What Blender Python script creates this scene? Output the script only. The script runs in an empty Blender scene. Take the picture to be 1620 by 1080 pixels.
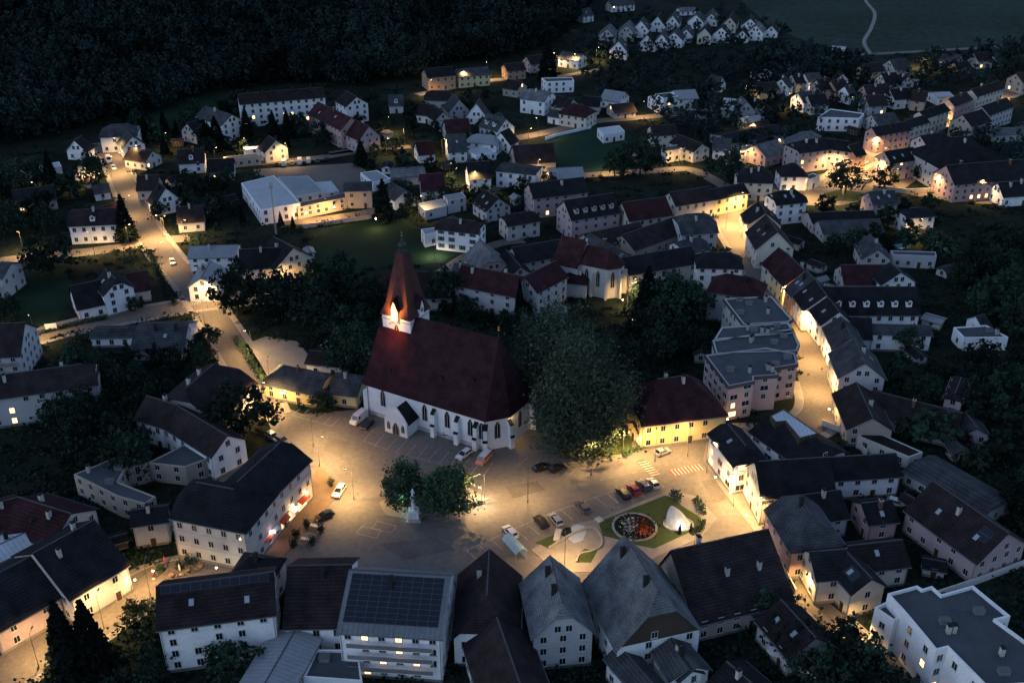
import bpy, math, random
import numpy as np
from mathutils import Vector, Matrix
S = bpy.context.scene
R = math.radians
random.seed(7)

# ------------------------------------------------------------------ camera
CAM_H = 140.0
PITCH = math.atan(880/1650.0)
cam = bpy.data.cameras.new('camera')
cam.sensor_width = 36.0
cam.lens = 1650/1620*36.0
cam.clip_start = 1.0
cam.clip_end = 6000.0
co = bpy.data.objects.new('camera', cam)
S.collection.objects.link(co)
co.location = (0, 0, CAM_H)
co.rotation_euler = (math.pi/2-PITCH, 0, 0)
S.camera = co

# ------------------------------------------------------------------ dusk sky, faint sun glow, exposure
W = bpy.data.worlds.new('World'); S.world = W; W.use_nodes = True
nt = W.node_tree; nt.nodes.clear()
SUN_EL, SUN_ROT = R(4), R(250)
sky = nt.nodes.new('ShaderNodeTexSky'); sky.sky_type = 'NISHITA'; sky.sun_disc = False
sky.sun_elevation = SUN_EL; sky.sun_rotation = SUN_ROT
sky.air_density = 1.0; sky.dust_density = 0.3; sky.ozone_density = 3.0
hs = nt.nodes.new('ShaderNodeHueSaturation'); hs.inputs['Saturation'].default_value = 0.55
mx = nt.nodes.new('ShaderNodeMixRGB'); mx.blend_type = 'MULTIPLY'; mx.inputs[0].default_value = 1.0
mx.inputs[2].default_value = (0.76, 0.91, 1.16, 1)
bg = nt.nodes.new('ShaderNodeBackground'); bg.inputs['Strength'].default_value = 0.152
wo = nt.nodes.new('ShaderNodeOutputWorld')
nt.links.new(sky.outputs[0], hs.inputs['Color']); nt.links.new(hs.outputs[0], mx.inputs[1])
nt.links.new(mx.outputs[0], bg.inputs['Color']); nt.links.new(bg.outputs[0], wo.inputs['Surface'])
sl = bpy.data.lights.new('sun', 'SUN'); sl.energy = 0.10; sl.angle = R(25); sl.color = (0.75, 0.86, 1.0)
so = bpy.data.objects.new('sun', sl); S.collection.objects.link(so)
so.rotation_euler = (R(55), 0, R(-60))
so.location = (0, 0, 300)
S.view_settings.view_transform = 'Standard'; S.view_settings.look = 'None'
S.view_settings.exposure = 1.35; S.view_settings.gamma = 1.0
LAMP = 1480.0     # watts of one street lamp
cy = S.cycles
cy.use_denoising = True
cy.max_bounces = 4; cy.diffuse_bounces = 2; cy.glossy_bounces = 2; cy.transmission_bounces = 3; cy.transparent_max_bounces = 4
cy.sample_clamp_indirect = 3.0
cy.use_light_tree = True

# ------------------------------------------------------------------ pixel <-> world survey helpers (1620x1080 frame)
F = 1650.0; cT, sT = math.cos(PITCH), math.sin(PITCH)
def P(x, y, z=0.0):
    u = (x-810)/F; v = (540-y)/F
    dx, dy, dz = u, cT+v*sT, -sT+v*cT
    t = (z-CAM_H)/dz
    return Vector((dx*t, dy*t, z))
def Q(p):
    x, y, z = p[0], p[1], p[2]-CAM_H
    f = y*cT-z*sT; up = y*sT+z*cT
    return (810+F*x/f, 540-F*up/f)
TILE = dict(A=(0,0), B=(540,0), C=(1080,0), D=(0,360), E=(540,360), F=(1080,360), G=(0,720), H=(540,720), I=(1080,720))
def tp(t, x, y):
    if t == 'Z': return (x, y)
    if t == 'J': return (1020+x/3.375, 230+y/3.375)
    if t == 'K': return (980+x/4.5, 560+y/4.5)
    o = TILE[t]; return (o[0]+x/3.0, o[1]+y/3.0)

# ------------------------------------------------------------------ materials
def nodes_of(name):
    m = bpy.data.materials.new(name); m.use_nodes = True
    n = m.node_tree; return m, n, n.nodes['Principled BSDF']
MAT = {}
def mat(name, col, rough=0.85, var=0.25, scale=0.6, bump=0.0, metal=0.0, bands=None, spec=0.3, objrand=0.0, fine=None):
    """plain procedural: two noises modulate the base colour; bands=(axis, period, depth) adds tile / sheet courses"""
    m, n, b = nodes_of(name)
    N, Lk = n.nodes, n.links
    tc = N.new('ShaderNodeTexCoord')
    n1 = N.new('ShaderNodeTexNoise'); n1.inputs['Scale'].default_value = scale; n1.inputs['Detail'].default_value = 5
    n2 = N.new('ShaderNodeTexNoise'); n2.inputs['Scale'].default_value = fine or scale*7; n2.inputs['Detail'].default_value = 3
    Lk.new(tc.outputs['Object'], n1.inputs['Vector']); Lk.new(tc.outputs['Object'], n2.inputs['Vector'])
    ad = N.new('ShaderNodeMath'); ad.operation = 'ADD'
    Lk.new(n1.outputs['Fac'], ad.inputs[0]); Lk.new(n2.outputs['Fac'], ad.inputs[1])
    mr = N.new('ShaderNodeMapRange'); mr.inputs['From Min'].default_value = 0.7; mr.inputs['From Max'].default_value = 1.3
    mr.inputs['To Min'].default_value = 1-var; mr.inputs['To Max'].default_value = 1+var
    Lk.new(ad.outputs[0], mr.inputs['Value'])
    last = mr.outputs[0]
    if bands:
        sx = N.new('ShaderNodeSeparateXYZ'); Lk.new(tc.outputs['Object'], sx.inputs[0])
        mu = N.new('ShaderNodeMath'); mu.operation = 'MULTIPLY'; mu.inputs[1].default_value = 2*math.pi/bands[1]
        Lk.new(sx.outputs['XYZ'.index(bands[0])], mu.inputs[0])
        si = N.new('ShaderNodeMath'); si.operation = 'SINE'; Lk.new(mu.outputs[0], si.inputs[0])
        ma = N.new('ShaderNodeMath'); ma.operation = 'MULTIPLY_ADD'; ma.inputs[1].default_value = bands[2]; ma.inputs[2].default_value = 1.0
        Lk.new(si.outputs[0], ma.inputs[0])
        mm = N.new('ShaderNodeMath'); mm.operation = 'MULTIPLY'; Lk.new(ma.outputs[0], mm.inputs[0]); Lk.new(last, mm.inputs[1]); last = mm.outputs[0]
    if objrand:
        oi = N.new('ShaderNodeObjectInfo')
        mo = N.new('ShaderNodeMapRange'); mo.inputs['To Min'].default_value = 1-objrand; mo.inputs['To Max'].default_value = 1+objrand
        Lk.new(oi.outputs['Random'], mo.inputs['Value'])
        mm = N.new('ShaderNodeMath'); mm.operation = 'MULTIPLY'; Lk.new(mo.outputs[0], mm.inputs[0]); Lk.new(last, mm.inputs[1]); last = mm.outputs[0]
    vm = N.new('ShaderNodeVectorMath'); vm.operation = 'SCALE'; vm.inputs[0].default_value = col[:3]
    Lk.new(last, vm.inputs['Scale']); Lk.new(vm.outputs[0], b.inputs['Base Color'])
    b.inputs['Roughness'].default_value = rough; b.inputs['Metallic'].default_value = metal
    b.inputs['Specular IOR Level'].default_value = spec
    if bump:
        bp = N.new('ShaderNodeBump'); bp.inputs['Strength'].default_value = bump; bp.inputs['Distance'].default_value = 0.1
        Lk.new(n2.outputs['Fac'], bp.inputs['Height']); Lk.new(bp.outputs[0], b.inputs['Normal'])
    MAT[name] = m; return m
def emat(name, col, strength, base=(0.6,0.5,0.4)):
    m, n, b = nodes_of(name)
    b.inputs['Base Color'].default_value = (*base, 1)
    b.inputs['Emission Color'].default_value = (*col, 1); b.inputs['Emission Strength'].default_value = strength
    MAT[name] = m; return m
WALLS = dict(w=(.80,.80,.81), g=(.44,.44,.46), c=(.60,.55,.46), y=(.66,.54,.27), p=(.46,.30,.28), b=(.40,.34,.28), d=(.07,.05,.04), o=(.50,.30,.18), e=(.50,.48,.46), q=(.44,.34,.34))
WNAME = dict(w='white_plaster', g='grey_plaster', c='cream_plaster', y='yellow_plaster', p='pink_plaster', b='beige_plaster', d='dark_timber', o='orange_plaster', e='stone_plaster', q='dusky_plaster')
for k, v in WALLS.items(): mat(WNAME[k], v, 0.9, 0.13, 0.25, 0.15, objrand=0.08, fine=2.5)
ROOFS = dict(k=(.014,.015,.018), r=(.036,.014,.017), n=(.024,.018,.019), s=(.125,.130,.140), m=(.22,.235,.255), t=(.048,.051,.057), l=(.40,.42,.45), h=(.036,.015,.021))
RNAME = dict(k='anthracite_tiles', r='dark_red_tiles', n='brown_tiles', s='grey_slates', m='metal_sheet', t='weathered_tiles', l='pale_metal_sheet', h='church_tiles')
for k, v in ROOFS.items():
    if k in 'ml': mat(RNAME[k], v, 0.55, 0.15, 0.2, 0.05, 0.0, ('X', 0.9, 0.10), 0.4, 0.1)
    else: mat(RNAME[k], v, 0.9, 0.6, 0.35, 0.5, 0.0, ('Z', 0.36, 0.22), 0.10, 0.2, fine=4.5)
mat('gravel_roof', (.062,.068,.078), .9, .3, .2, .3, fine=5)
mat('window_frame', (.50,.50,.50), .6, .05)
mat('solar_frame', (.09,.095,.105), .4, .1)
mat('zinc_sheet', (.135,.145,.16), .6, .2, .2, bands=('X', .9, .12), spec=.3)
mat('window_glass', (.014,.016,.020), .12, .1, spec=.5)
mat('shutter_wood', (.04,.035,.03), .7, .2)
mat('door_wood', (.06,.035,.02), .6, .2)
mat('brick', (.16,.07,.05), .9, .2)
mat('soot', (.02,.02,.02), .9, .2)
mat('render_stone', (.42,.40,.37), .9, .2, .4)
mat('solar_cell', (.008,.010,.020), .25, .1, spec=.5)
mat('alu', (.35,.36,.38), .4, .05, metal=.6)
mat('lamp_metal', (.10,.10,.10), .5, .1)
mat('bark', (.045,.035,.028), .95, .3, 2)
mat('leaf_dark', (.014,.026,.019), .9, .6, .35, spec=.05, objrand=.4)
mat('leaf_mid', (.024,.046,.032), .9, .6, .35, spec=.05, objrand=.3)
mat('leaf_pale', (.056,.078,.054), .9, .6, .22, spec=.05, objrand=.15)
mat('leaf_wood', (.020,.034,.033), .95, .8, .03, spec=.03, fine=.12)
mat('needle', (.008,.014,.012), .9, spec=.05, var=.4, scale=.5, objrand=.3)
# .4, .5, objrand=.3)
mat('grass', (.014,.030,.017), .95, spec=.05, var=.4, scale=.06, fine=1.2)
# .4, .06, fine=1.2)
mat('lawn', (.040,.062,.018), .95, .3, .1, fine=1.5)
mat('pitch', (.016,.040,.026), .95, spec=.05, var=.25, scale=.05, fine=1)
# .25, .05, fine=1)
mat('meadow', (.034,.050,.038), .95, spec=.03, var=.4, scale=.012, fine=.2)
# .3, .015, fine=.4)
mat('soil', (.015,.021,.016), .95, spec=.03, var=.6, scale=.05, fine=.6)
# .6, .05, fine=.6)
mat('asphalt', (.130,.112,.098), .80, .26, .06, .2, fine=1.1)
mat('worn_asphalt', (.105,.094,.086), .8, .3, .2, .2, fine=2)
mat('brown_paving', (.15,.10,.065), .8, .2, .5, fine=4)
mat('pool_water', (.25,.45,.5), .1, .1)
mat('plaza_asphalt', (.136,.124,.116), .75, .22, .05, .2, fine=.9)
mat('gravel', (.20,.19,.18), .95, .2, .3, fine=3)
mat('paving', (.22,.20,.18), .85, .2, .4, fine=3)
mat('kerb_stone', (.28,.26,.24), .85, .1)
mat('road_paint', (.32,.32,.31), .7, .45, 1.2)
mat('red_paint', (.42,.045,.03), .7, .3, 1)
mat('car_glass', (.01,.012,.016), .08, .1, spec=.6)
mat('rubber', (.015,.015,.015), .8, .1)
mat('chrome', (.5,.5,.5), .25, .05, metal=.9)
CARC = dict(white=(.62,.62,.62), silver=(.32,.33,.35), black=(.010,.010,.012), red=(.30,.02,.025), blue=(.03,.045,.09), grey=(.10,.105,.115), pink=(.45,.20,.16), green=(.05,.09,.08))
for k, v in CARC.items(): mat('paint_'+k, v, .28, .03, spec=.6)
mat('fabric_white', (.55,.55,.55), .9, .1)
mat('fabric_red', (.40,.06,.03), .9, .1)
mat('wood', (.22,.15,.09), .8, .3, 2)
mat('spire_tiles', (.060,.022,.022), .8, .4, .4, .4, 0.0, ('Z', .36, .2), .25, fine=4)
mat('copper', (.028,.040,.038), .6, .2)
mat('gold', (.6,.38,.08), .3, .1, metal=.8)
mat('flower_white', (.6,.55,.55), .8, .2); mat('flower_red', (.35,.03,.02), .8, .3)
mat('flower_orange', (.5,.18,.02), .8, .3)
emat('lit_window', (1.0,.55,.20), 1.6)
emat('lit_pale', (1.0,.80,.50), 2.2)
emat('lamp_glow', (1.0,.74,.38), 14)
emat('lamp_cold', (.55,1.0,.85), 10)
emat('lamp_white', (1.0,.93,.80), 22)
m, n, b = nodes_of('shelter_glass'); b.inputs['Base Color'].default_value = (.55,.75,.72,1); b.inputs['Roughness'].default_value = .15
b.inputs['Alpha'].default_value = .45; MAT['shelter_glass'] = m

# ------------------------------------------------------------------ mesh and object helpers
COL = S.collection
class MB:
    def __init__(s): s.v, s.f, s.m, s.mats = [], [], [], []
    def mi(s, name):
        if name not in s.mats: s.mats.append(name)
        return s.mats.index(name)
    def add(s, vs, fs, mt, M=None):
        o = len(s.v)
        if M is not None: vs = [M @ Vector(v) for v in vs]
        s.v += [tuple(v) for v in vs]; s.f += [tuple(i+o for i in f) for f in fs]; s.m += [s.mi(mt)]*len(fs)
    def box(s, x0, x1, y0, y1, z0, z1, mt, M=None, taper=0.0):
        t = taper
        vs = [(x0,y0,z0),(x1,y0,z0),(x1,y1,z0),(x0,y1,z0),(x0+t,y0+t,z1),(x1-t,y0+t,z1),(x1-t,y1-t,z1),(x0+t,y1-t,z1)]
        s.add(vs, [(3,2,1,0),(4,5,6,7),(0,1,5,4),(1,2,6,5),(2,3,7,6),(3,0,4,7)], mt, M)
    def cyl(s, p, q, r0, r1, mt, n=8, M=None, cap=True):
        p, q = Vector(p), Vector(q); d = (q-p).normalized()
        a = d.orthogonal().normalized(); b = d.cross(a)
        vs = []
        for (c, r) in ((p, r0), (q, r1)):
            for i in range(n):
                t = 2*math.pi*i/n; vs.append(c+a*math.cos(t)*r+b*math.sin(t)*r)
        fs = [(i, (i+1) % n, n+(i+1) % n, n+i) for i in range(n)]
        if cap: fs += [tuple(range(n-1, -1, -1)), tuple(range(n, 2*n))]
        s.add(vs, fs, mt, M)
    def lathe(s, prof, mt, n=12, M=None, c=(0,0)):
        vs = []
        for (r, z) in prof:
            for i in range(n):
                t = 2*math.pi*i/n; vs.append((c[0]+r*math.cos(t), c[1]+r*math.sin(t), z))
        fs = []
        for k in range(len(prof)-1):
            for i in range(n): fs.append((k*n+i, k*n+(i+1) % n, (k+1)*n+(i+1) % n, (k+1)*n+i))
        fs += [tuple(range(n-1,-1,-1)), tuple((len(prof)-1)*n+i for i in range(n))]
        s.add(vs, fs, mt, M)
    def prism(s, pts, z0, z1, mt, mt_top=None, M=None):
        n = len(pts)
        vs = [(p[0],p[1],z0) for p in pts]+[(p[0],p[1],z1) for p in pts]
        s.add(vs, [(i,(i+1) % n, n+(i+1) % n, n+i) for i in range(n)], mt, M)
        s.add(vs[n:], [tuple(range(n))], mt_top or mt, M)
    def shell(s, vs, fs, th, mt, M=None):
        """top faces thickened downwards, with closed rims"""
        n = len(vs); edges = {}
        for f in fs:
            for i in range(len(f)):
                a, b = f[i], f[(i+1) % len(f)]
                edges[(a,b)] = edges.get((a,b), 0)+1
        low = [(v[0], v[1], v[2]-th) for v in vs]
        ff = list(fs)+[tuple(i+n for i in reversed(f)) for f in fs]
        for (a,b) in edges:
            if (b,a) not in edges: ff.append((b, a, a+n, b+n))
        s.add(list(vs)+low, ff, mt, M)
    def mesh(s, name):
        me = bpy.data.meshes.new(name); me.from_pydata(s.v, [], s.f)
        for t in s.mats: me.materials.append(MAT[t])
        if len(s.mats) > 1: me.polygons.foreach_set('material_index', s.m)
        me.update(); return me
    def build(s, name, parent=None, loc=None, rz=0.0):
        return ob(name, s.mesh(name), parent, loc, rz)
def ob(name, data, parent=None, loc=None, rz=0.0, scale=None):
    o = bpy.data.objects.new(name, data); COL.objects.link(o)
    if parent: o.parent = parent
    if loc is not None: o.location = loc
    if rz: o.rotation_euler = (0, 0, rz)
    if scale is not None: o.scale = scale
    return o
def tag(o, label, cat, group=None):
    o['label'] = label; o['category'] = cat
    if group: o['group'] = group
    return o
def thing(name, label, cat, loc=(0,0,0), rz=0.0, group=None):
    return tag(ob(name, None, None, loc, rz), label, cat, group)
def struct(o, kind='structure'): o['kind'] = kind; return o
def clone(o, parent=None):
    c = o.copy(); COL.objects.link(c); c.parent = parent
    return c
def clone_tree(root):
    kids = {}
    r = clone(root)
    for ch in list(root.children):
        c = clone(ch, r)
        for g in list(ch.children): clone(g, c)
    return r

# ------------------------------------------------------------------ terrain
FOREST_PX = [(-900,330),(-300,262),(0,232),(110,205),(170,185),(235,180),(300,150),(375,138),(430,132),(520,128),(560,135),(660,122),(700,98),(790,92),(860,72),(905,40),(935,8),(960,-40),(1000,-75)]
FPTS = [P(x, y) for x, y in FOREST_PX]
FX = np.array([p.x for p in FPTS]); FY = np.array([p.y for p in FPTS])
def hill(x, y):
    """height of the ground: flat town, wooded hill rising beyond the forest edge"""
    x = np.asarray(x, float); y = np.asarray(y, float)
    yl = np.interp(x, FX, FY)
    d = np.clip(y-yl, 0, None)
    right = np.clip((FX[-1]-x)/120.0, 0, 1)
    d = d*np.where(x > FX[-1], 0, right)
    return 0.36*d*np.clip(d/40, 0, 1)
# ------------------------------------------------------------------ houses
def wing(t, x1, y1, x2, y2, e, he, pitch=38, h1=0.0, h2=0.0, back=1.0):
    """A wing surveyed from its two ridge ends and one point (x, y) of the near eave, or e = its width in metres.
    Returns the wing in world metres: ridge, half widths, eave and ridge heights, hips (0 gable, 1 full hip)."""
    a, b = tp(t, x1, y1), tp(t, x2, y2); tan = math.tan(R(pitch))
    if isinstance(e, (int, float)):
        half = e/2.0; hr = he+half*tan; side = -1
        A, B = P(*a, hr), P(*b, hr)
    else:
        ep = P(*tp(t, *e), he); lo, hi = he+0.1, he+16.0
        for _ in range(40):
            hr = (lo+hi)/2; A, B = P(*a, hr), P(*b, hr)
            d = (B-A); d.z = 0; d.normalize(); n = Vector((-d.y, d.x, 0))
            half = abs((ep-A).dot(n))
            if hr-he-half*tan > 0: hi = hr
            else: lo = hr
        half = min(max(half, 2.0), 16.0); hr = he+half*tan
    A.z = B.z = 0
    d = (B-A); L = d.length; d.normalize()
    # keep local -Y pointing towards the camera side
    n = Vector((-d.y, d.x, 0))
    if n.y < 0: A, B = B, A; d = -d; n = -n; h1, h2 = h2, h1
    i1, i2 = h1*half*0.85, h2*half*0.85
    A = A-d*i1; B = B+d*i2
    C = (A+B)/2; L = (B-A).length
    C = C+n*(half*(back-1)/2)*0   # ridge stays where it was surveyed
    return dict(c=C, d=d, n=n, L=L, wf=half, wb=half*back, he=he, hr=hr, h1=h1, h2=h2, i1=i1, i2=i2, kind='pitched')
def flat(t, pts, h, par=0.5):
    w = [P(*tp(t, x, y), h) for x, y in pts]
    c = sum(w, Vector())/len(w); c.z = 0
    ar = sum(w[i].x*w[(i+1) % len(w)].y-w[(i+1) % len(w)].x*w[i].y for i in range(len(w)))
    if ar < 0: w.reverse()
    return dict(kind='flat', c=c, pts=[(p.x-c.x, p.y-c.y) for p in w], he=h, hr=h, par=par, d=Vector((1,0,0)), n=Vector((0,1,0)))
def footprint(g):
    if g['kind'] == 'flat': return [(g['c'].x+x, g['c'].y+y) for x, y in g['pts']]
    c, d, n, L = g['c'], g['d'], g['n'], g['L']
    return [tuple((c+d*sx*L/2+n*sy)[:2]) for sx, sy in ((-1,-g['wf']),(1,-g['wf']),(1,g['wb']),(-1,g['wb']))]
def inside(p, poly):
    x, y = p; r = False; j = len(poly)-1
    for i in range(len(poly)):
        xi, yi = poly[i]; xj, yj = poly[j]
        if (yi > y) != (yj > y) and x < (xj-xi)*(y-yi)/(yj-yi)+xi: r = not r
        j = i
    return r
FOOT = []           # (polygon, eave height, bbox)
def reg_foot(g):
    f = footprint(g); xs = [p[0] for p in f]; ys = [p[1] for p in f]
    FOOT.append((f, g['he'], (min(xs), max(xs), min(ys), max(ys))))
def blocked(x, y, z=0.0):
    for f, he, bb in FOOT:
        if bb[0] <= x <= bb[1] and bb[2] <= y <= bb[3] and z < he+3.0 and inside((x, y), f): return True
    return False

OV = 0.45
def roof_geo(mb, g, mt, M=None):
    L, wf, wb, he, hr = g['L'], g['wf'], g['wb'], g['he'], g['hr']
    sf, sb = (hr-he)/wf, (hr-he)/wb
    up = 0.14
    vs, fs = [], []
    def V(x, y, z): vs.append((x, y, z+up)); return len(vs)-1
    x0, x1 = -L/2-(OV if g['h1'] < 1 else OV), L/2+OV
    zf, zb = he-OV*sf, he-OV*sb
    ends = []
    for sgn, h, ins in ((-1, g['h1'], g['i1']), (1, g['h2'], g['i2'])):
        xe = sgn*(L/2+OV)
        if h <= 0:
            r = V(xe, 0, hr); ends.append(dict(r=r, f=[V(xe, -wf-OV, zf)], b=[V(xe, wb+OV, zb)], h=0))
        else:
            xr = sgn*(L/2-ins); zc = hr-h*(hr-he)
            r = V(xr, 0, hr)
            if h >= .99:
                ends.append(dict(r=r, f=[V(xe, -wf-OV, zf)], b=[V(xe, wb+OV, zb)], h=1))
            else:
                cf, cb = V(xe, -wf*h, zc), V(xe, wb*h, zc)
                ends.append(dict(r=r, f=[cf, V(xe, -wf-OV, zf)], b=[cb, V(xe, wb+OV, zb)], h=h))
    a, b = ends
    same = (Vector(vs[a['r']])-Vector(vs[b['r']])).length < 0.02
    ff = list(reversed(a['f']))+[] ; 
    # front slope: eave left -> eave right -> up to the ridge
    front = [a['f'][-1], b['f'][-1]]+list(reversed(b['f'][:-1]))+[b['r']]+([] if same else [a['r']])+a['f'][:-1]
    back = [b['b'][-1], a['b'][-1]]+list(reversed(a['b'][:-1]))+[a['r']]+([] if same else [b['r']])+b['b'][:-1]
    if a['h'] and not a['h'] == 1: front = [a['f'][-1], b['f'][-1]]+list(reversed(b['f'][:-1]))+[b['r'], a['r']]+a['f'][:-1]
    fs.append(tuple(front)); fs.append(tuple(back))
    if a['h']: fs.append((a['f'][0], a['r'], a['b'][0]))
    if b['h']: fs.append((b['b'][0], b['r'], b['f'][0]))
    mb.shell(vs, fs, 0.22, mt, M)
    # gutters along both eaves and a lighter board under each gable verge
    gm = 'gutter'
    for y, z in ((-wf-OV-.06, zf), (wb+OV+.06, zb)): mb.box(-L/2-OV, L/2+OV, y-.09, y+.09, z-.10, z+.06, gm, M)
    # ridge tiles
    mb.box(vs[a['r']][0], vs[b['r']][0], -0.13, 0.13, hr+up-0.05, hr+up+0.08, 'ridge_tile', M)
def wall_geo(mb, g, mt, M=None, plinth=None):
    L, wf, wb, he, hr = g['L'], g['wf'], g['wb'], g['he'], g['hr']
    z0 = -0.3
    vs = [(-L/2,-wf,z0),(L/2,-wf,z0),(L/2,wb,z0),(-L/2,wb,z0),(-L/2,-wf,he),(L/2,-wf,he),(L/2,wb,he),(-L/2,wb,he)]
    mb.add(vs, [(0,1,5,4),(2,3,7,6),(1,2,6,5),(3,0,4,7)], mt, M)
    for sgn, h in ((-1, g['h1']), (1, g['h2'])):
        x = sgn*L/2
        if h < .99:
            zc = hr-h*(hr-he)-0.02
            pts = [(x,-wf,he),(x,wb,he)]+([(x,0,zc)] if h <= 0 else [(x,wb*h,zc),(x,-wf*h,zc)])
            if sgn < 0: pts.reverse()
            mb.add(pts, [tuple(range(len(pts)))], g.get('gm', mt), M)
mat('plinth_render', (.20,.19,.18), .9, .35, .5)
mat('gutter', (.13,.14,.155), .5, .15)
mat('ridge_tile', (.075,.072,.075), .8, .3)
_WM = {}
def win_mesh(kind, pane, fr='window_frame', w=1.25, h=1.55):
    k = (kind, pane, fr, w, h)
    if k in _WM: return _WM[k]
    fm, pm = MB(), MB()
    t = 0.09
    for x0, x1, z0, z1 in ((-w/2,-w/2+t,0,h),(w/2-t,w/2,0,h),(-w/2+t,w/2-t,0,t),(-w/2+t,w/2-t,h-t,h),(-t/3,t/3,t,h-t)):
        fm.box(x0, x1, -0.07, 0.02, z0, z1, fr)
    fm.box(-w/2-.08, w/2+.08, -0.16, 0.02, -0.09, -0.01, fr)
    if kind == 'shutters':
        for s in (-1, 1): fm.box(s*(w/2+.24)-.22, s*(w/2+.24)+.22, -.06, .02, 0, h, 'shutter_wood')
    tgt = fm if kind == 'far' else pm
    tgt.box(-w/2+t, w/2-t, -0.035, 0.02, t, h-t, pane)
    _WM[k] = (fm.mesh('window'), None if kind == 'far' else pm.mesh('pane'))
    return _WM[k]
_DM = {}
def small_mesh(name, fn):
    if name not in _DM:
        mb = MB(); fn(mb); _DM[name] = mb.mesh(name)
    return _DM[name]
def m_door(mb):
    mb.box(-.55,.55,-.08,.02,0,2.15,'door_wood'); mb.box(-.65,-.55,-.12,.02,0,2.25,'window_frame'); mb.box(.55,.65,-.12,.02,0,2.25,'window_frame'); mb.box(-.65,.65,-.12,.02,2.15,2.3,'window_frame')
def m_sky(mb):
    mb.box(-.45,.45,-.65,.65,0,.10,'alu'); mb.box(-.37,.37,-.57,.57,.10,.12,'pane_sky')
mat('pane_sky', (.30,.34,.38), .15, .1, spec=.8)
def m_chim(mt):
    def f(mb):
        mb.box(-.34,.34,-.45,.45,-1.6,1.75,mt); mb.box(-.42,.42,-.53,.53,1.75,1.88,'soot' if mt != 'brick' else 'render_stone'); mb.box(-.20,.20,-.30,.30,1.88,2.05,'soot')
    return f
def put_windows(root, walls, he, near, lit, rng, gable, style, wings_world, spacing, fl_h, door=True):
    """walls: (p, q) world segments with outward normal to the right of p->q"""
    cnt = 0; litleft = lit; dr = door
    for (p, q, zt, gz) in walls:
        d = (q-p); L = d.length
        if L < 2.2: continue
        d.normalize(); nrm = Vector((d.y, -d.x, 0))
        mid = (p+q)/2; tocam = Vector((-mid.x, -mid.y, 0)).normalized()
        if nrm.dot(tocam) < -0.10: continue
        n = max(1, int((L-1.0)/spacing)); fl = max(1, int(round(zt/fl_h)))
        rows = [(0.95+k*fl_h*(zt/(fl*fl_h)), n) for k in range(fl)]
        if gz > 2.6: rows.append((zt+0.45, 2 if L > 8.5 and gz > 3.4 else 1))
        ang = math.atan2(d.y, d.x)
        for r, (z, m_) in enumerate(rows):
            att = r == fl
            for k in range(m_):
                if att: s = L/2+(k-(m_-1)/2)*2.0
                else: s = L*(k+.5)/m_
                w = p+d*s; o = w+nrm*0.5
                if z+1.3 > zt and not att: z = zt-1.6
                x, y = Q((w.x, w.y, z+.7))
                if not (-25 < x < 1645 and -25 < y < 1105): continue
                if blocked(o.x, o.y, z): continue
                if rng.random() < 0.07: continue
                if dr and r == 0 and k == m_//2 and rng.random() < .6:
                    me = small_mesh('door', m_door); dr = False
                    loc = w+nrm*.01; loc.z = 0; po = ob('door', me); 
                    po.parent = root; po.location = rel(root, loc); po.rotation_euler = (0,0,ang-root.rotation_euler[2]); continue
                isl = litleft > 0 and rng.random() < 0.3
                if isl: litleft -= 1
                pn = 'lit_window' if isl else 'window_glass'
                wide = style == 'wide' and (k+r) % 2 == 0
                fm, pm = win_mesh(style if near else 'far', pn, 'window_frame', 2.2, 1.5) if wide else win_mesh(style if near else 'far', pn)
                loc = w+nrm*.01; loc.z = z
                wo_ = ob('window', fm, root, rel(root, loc), ang-root.rotation_euler[2])
                if pm: ob('pane', pm, wo_)
                cnt += 1
    return cnt
def rel(root, p):
    c, s = math.cos(-root.rotation_euler[2]), math.sin(-root.rotation_euler[2])
    q = Vector(p)-root.location
    return Vector((q.x*c-q.y*s, q.x*s+q.y*c, q.z))
def wing_matrix(root, g):
    ang = math.atan2(g['d'].y, g['d'].x)
    l = rel(root, g['c'])
    return Matrix.Translation(l) @ Matrix.Rotation(ang-root.rotation_euler[2], 4, 'Z')

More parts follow.
